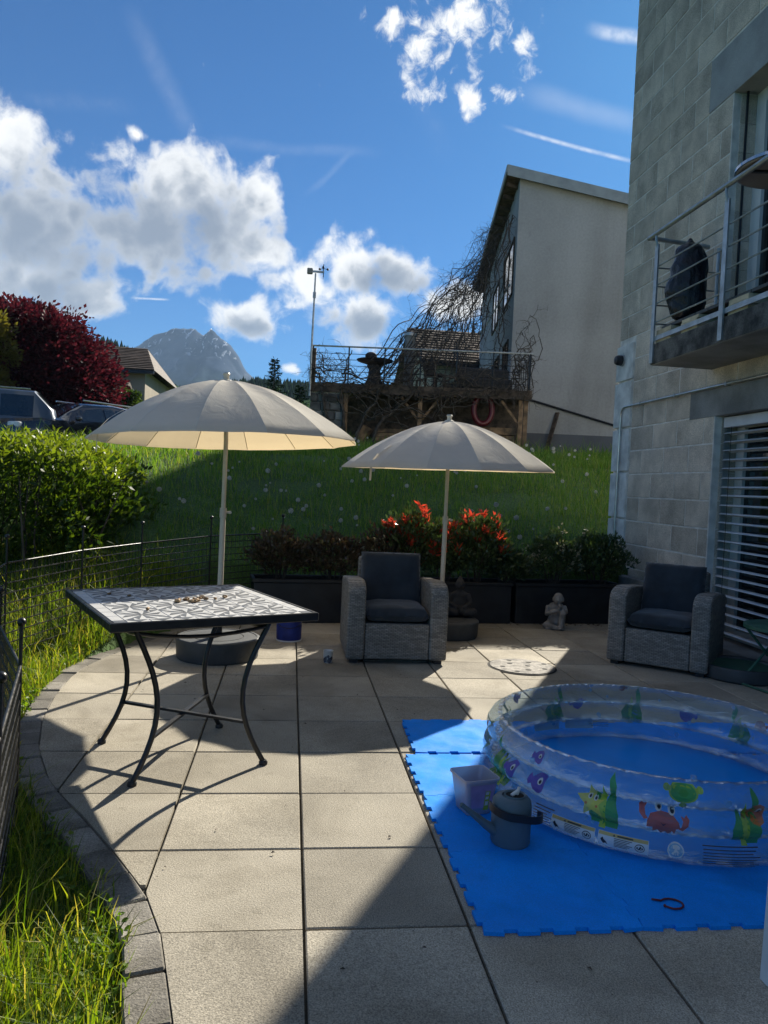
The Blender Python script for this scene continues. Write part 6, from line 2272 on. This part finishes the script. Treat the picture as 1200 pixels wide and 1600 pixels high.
# ------------------------------------------------------------------ grass, weeds, dandelions
def build_grass():
    r = rng
    # long grass along the kerb and inside the fence curve
    n = 260000
    X = r.uniform(-2.6, .0, n); Y = 1.2 + 6.0 * r.uniform(size=n) ** 1.25
    e = kerb_x(Y) - .115 - X                      # distance outside the kerb
    near = np.exp(-np.maximum(e, 0) / .9)
    clump = .5 + .5 * np.sin(X * 9 + 2 * np.sin(Y * 5)) * np.sin(Y * 7 + X * 3)
    keep = (e > -.02) & (r.uniform(size=n) < .2 + .8 * near) & (r.uniform(size=n) < .45 + .55 * clump)
    X, Y, e, clump = X[keep], Y[keep], e[keep], clump[keep]; n = len(X)
    Z = terrain(X, Y) - .01
    tall = r.uniform(size=n) < .10
    H = (.05 + .085 * r.uniform(size=n) ** 1.5 + .20 * tall * r.uniform(.3, 1, n)) * np.clip(.5 + e * 3.0, .5, 1.15) * (.7 + .5 * clump)
    Wd = r.uniform(.0018, .0042, n) * np.where(tall, 1.5, 1)
    V, F = blade_arrays(np.stack([X, Y, Z], 1), H, Wd, r.uniform(.1, .95, n), r.uniform(0, 2 * PI, n))
    link('verge_grass', np_mesh('verge_grass', V, F, 'grass_blade'), label='long bright grass growing along the kerb stones', category='grass', kind='stuff')
    # clover and weeds between the blades
    n = 3600
    Y = r.uniform(1.2, 6.6, n); e = np.abs(r.normal(size=n)) * .2 - .02
    X = kerb_x(Y) - .115 - e
    k = r.uniform(size=n) < .25 + .75 * (np.sin(Y * 6.5) * np.sin(Y * 2.3 + X * 9) > .1)
    X, Y = X[k], Y[k]; n = len(X)
    P = np.stack([X, Y, terrain(X, Y) + r.uniform(.0, .05, n)], 1)
    D = r.normal(size=(n, 3)); D[:, 2] = np.abs(D[:, 2]) * .4 + .1
    V, F = round_leaf_arrays(P, D, r.uniform(.012, .036, n), r.uniform(.009, .02, n))
    link('verge_weeds', np_mesh('verge_weeds', V, F, 'weed_leaf'), label='low leafy weeds creeping over the kerb edge', category='weeds', kind='stuff')
    # the bank
    n = 230000
    X = r.uniform(-5.5, 9.5, n); Y = 5.9 + 14.5 * r.uniform(size=n) ** 1.35
    keep = ~in_patio(X, Y, .02) & ~((X > WALL_X - .1) & (Y < CORNER_Y + .05)) & (np.abs(X) < 1.2 + Y * .55)
    keep &= ~((X > 0.3) & (Y > 18.9 - .17 * X))
    X, Y = X[keep], Y[keep]; n = len(X)
    cl = .5 + .28 * np.sin(X * 3.1 + 2 * np.sin(Y * 1.7)) * np.sin(Y * 2.6 + 1.3 * X) + .22 * np.sin(X * 8.3 + Y * 5.1) * np.sin(Y * 9.7 - X * 4.2)
    bare = np.sin(X * 2.2 + 3 * np.sin(Y * .9)) * np.sin(Y * 1.9 + 2.1) > .72
    kk = ~(bare & (r.uniform(size=n) < .7))
    X, Y, cl = X[kk], Y[kk], cl[kk]; n = len(X)
    H = (.035 + .10 * r.uniform(size=n) ** 1.3 + .14 * (r.uniform(size=n) < .05)) * (.5 + 1.15 * cl) * np.clip(Y / 9, .9, 1.5)
    Wd = r.uniform(.004, .009, n) * np.clip(Y / 9, .8, 1.9)
    V, F = blade_arrays(np.stack([X, Y, terrain(X, Y) - .01], 1), H, Wd, r.uniform(.1, .8, n), r.uniform(0, 2 * PI, n))
    link('bank_grass', np_mesh('bank_grass', V, F, 'grass_slope'), label='uncut meadow grass covering the bank behind the patio', category='grass', kind='stuff')


build_grass()


def build_dandelions():
    r = random.Random(31)
    protos = []
    for k in range(4):
        hm = MB(); hm.ball((0, 0, 0), .006, 6, 4)
        R = np.random.default_rng(k + 40)
        d = unit(R.normal(size=(110, 3)))
        V, F = leaf_arrays(d * .006, d, .019, .0045, 0)
        hm.add(V, F)
        # parachute rim of the clock
        V, F = leaf_arrays(d * .020, np.cross(d, R.normal(size=(110, 3))), .010, .006, 0)
        hm.add(V, F)
        protos.append(hm.mesh('seed_head', 'dandelion'))
    stem = MB().tube([(0, 0, -.02), (.006, 0, .45), (0, 0, .985)], .0032, 4, False)
    stem.v = [(x, y, z) for x, y, z in stem.v]
    sme = stem.mesh('stem', 'stem_green')
    n = 0
    cl = [(r.uniform(-1.3, 4.6), 8.0 + 5.2 * r.random() ** 1.2) for _ in range(34)]
    while n < 150:
        if r.random() < .7:
            c = r.choice(cl); x, y = c[0] + r.gauss(0, .34), c[1] + r.gauss(0, .22)
        else:
            x, y = r.uniform(-2.2, 5.2), r.uniform(7.9, 13.5)
        if bool(in_patio(np.array(x), np.array(y), .1)) or (x > WALL_X - .2 and y < CORNER_Y + .2) or y < 7.9:
            continue
        if x < -1.5 and y < 9.4: continue
        z = float(terrain(x, y)); h = r.uniform(.13, .30)
        ho = link('dandelion', None, None, (x, y, z), r.uniform(0, 6.28), label='dandelion seed head on a thin stem in the bank grass', category='dandelion', group='dandelion clocks on the grass bank')
        s = link('stem', sme, ho); s.scale = (1, 1, h)
        q = link('seed_head', r.choice(protos), ho, (0, 0, h)); k = r.choice([.55, .75, .95, 1.15, 1.3]) * r.uniform(.85, 1.1); q.scale = (k, k, k)
        ho.rotation_euler = (r.gauss(0, .12), r.gauss(0, .12), r.uniform(0, 6.28))
        n += 1


build_dandelions()


def build_litter():
    r = random.Random(77)
    me = MB().add([(-.006, 0, .001), (0, -.004, .004), (.008, 0, .001), (0, .004, .003)], [(0, 1, 2, 3)]).mesh('dry_bits', 'dark_wood')
    m = MB()
    for i in range(70):
        x, y = r.uniform(-.9, 1.0), r.uniform(1.7, 6.9)
        if x < float(kerb_x(y)) + .03: continue
        a = r.uniform(0, 6.28); s = r.uniform(.5, 1.5)
        pts = [(-.006, 0, .0015), (0, -.004, .005), (.008, 0, .0015), (0, .004, .004)]
        m.add([(x + s * (u * math.cos(a) - v * math.sin(a)), y + s * (u * math.sin(a) + v * math.cos(a)), .003 + w * s) for u, v, w in pts], [(0, 1, 2, 3)])
    for i in range(90):                            # dry leaves blown against the planter
        x = r.choice([r.uniform(2.75, 3.5), r.uniform(.0, 3.4)]); y = PLANT_Y(x) - .03 - abs(r.gauss(0, .05))
        a = r.uniform(0, 6.28); s = r.uniform(1.2, 2.8)
        pts = [(-.006, 0, .0015), (0, -.004, .005), (.008, 0, .0015), (0, .004, .004)]
        m.add([(x + s * (u * math.cos(a) - v * math.sin(a)), y + s * (u * math.sin(a) + v * math.cos(a)), .003 + w * s) for u, v, w in pts], [(0, 1, 2, 3)])
    m.build('leaf_litter', 'dark_wood', None, kind='stuff', label='dry leaf scraps scattered on the paving', category='litter')


build_litter()


# ------------------------------------------------------------------ valley air
def build_haze():
    m = bpy.data.materials.new('air'); m.use_nodes = True
    t = m.node_tree; t.nodes.clear(); N = NT(t)
    v = t.nodes.new('ShaderNodeVolumePrincipled')
    v.inputs['Color'].default_value = (.50, .73, 1.0, 1)
    v.inputs['Density'].default_value = .00013
    v.inputs['Anisotropy'].default_value = 0.0
    o = t.nodes.new('ShaderNodeOutputMaterial')
    t.links.new(v.outputs[0], o.inputs['Volume'])
    M['air'] = m
    MB().bx(-2400, 2400, -150, 3300, -6, 545).build('haze', 'air', None, kind='stuff', label='pale blue valley haze', category='haze')


build_haze()
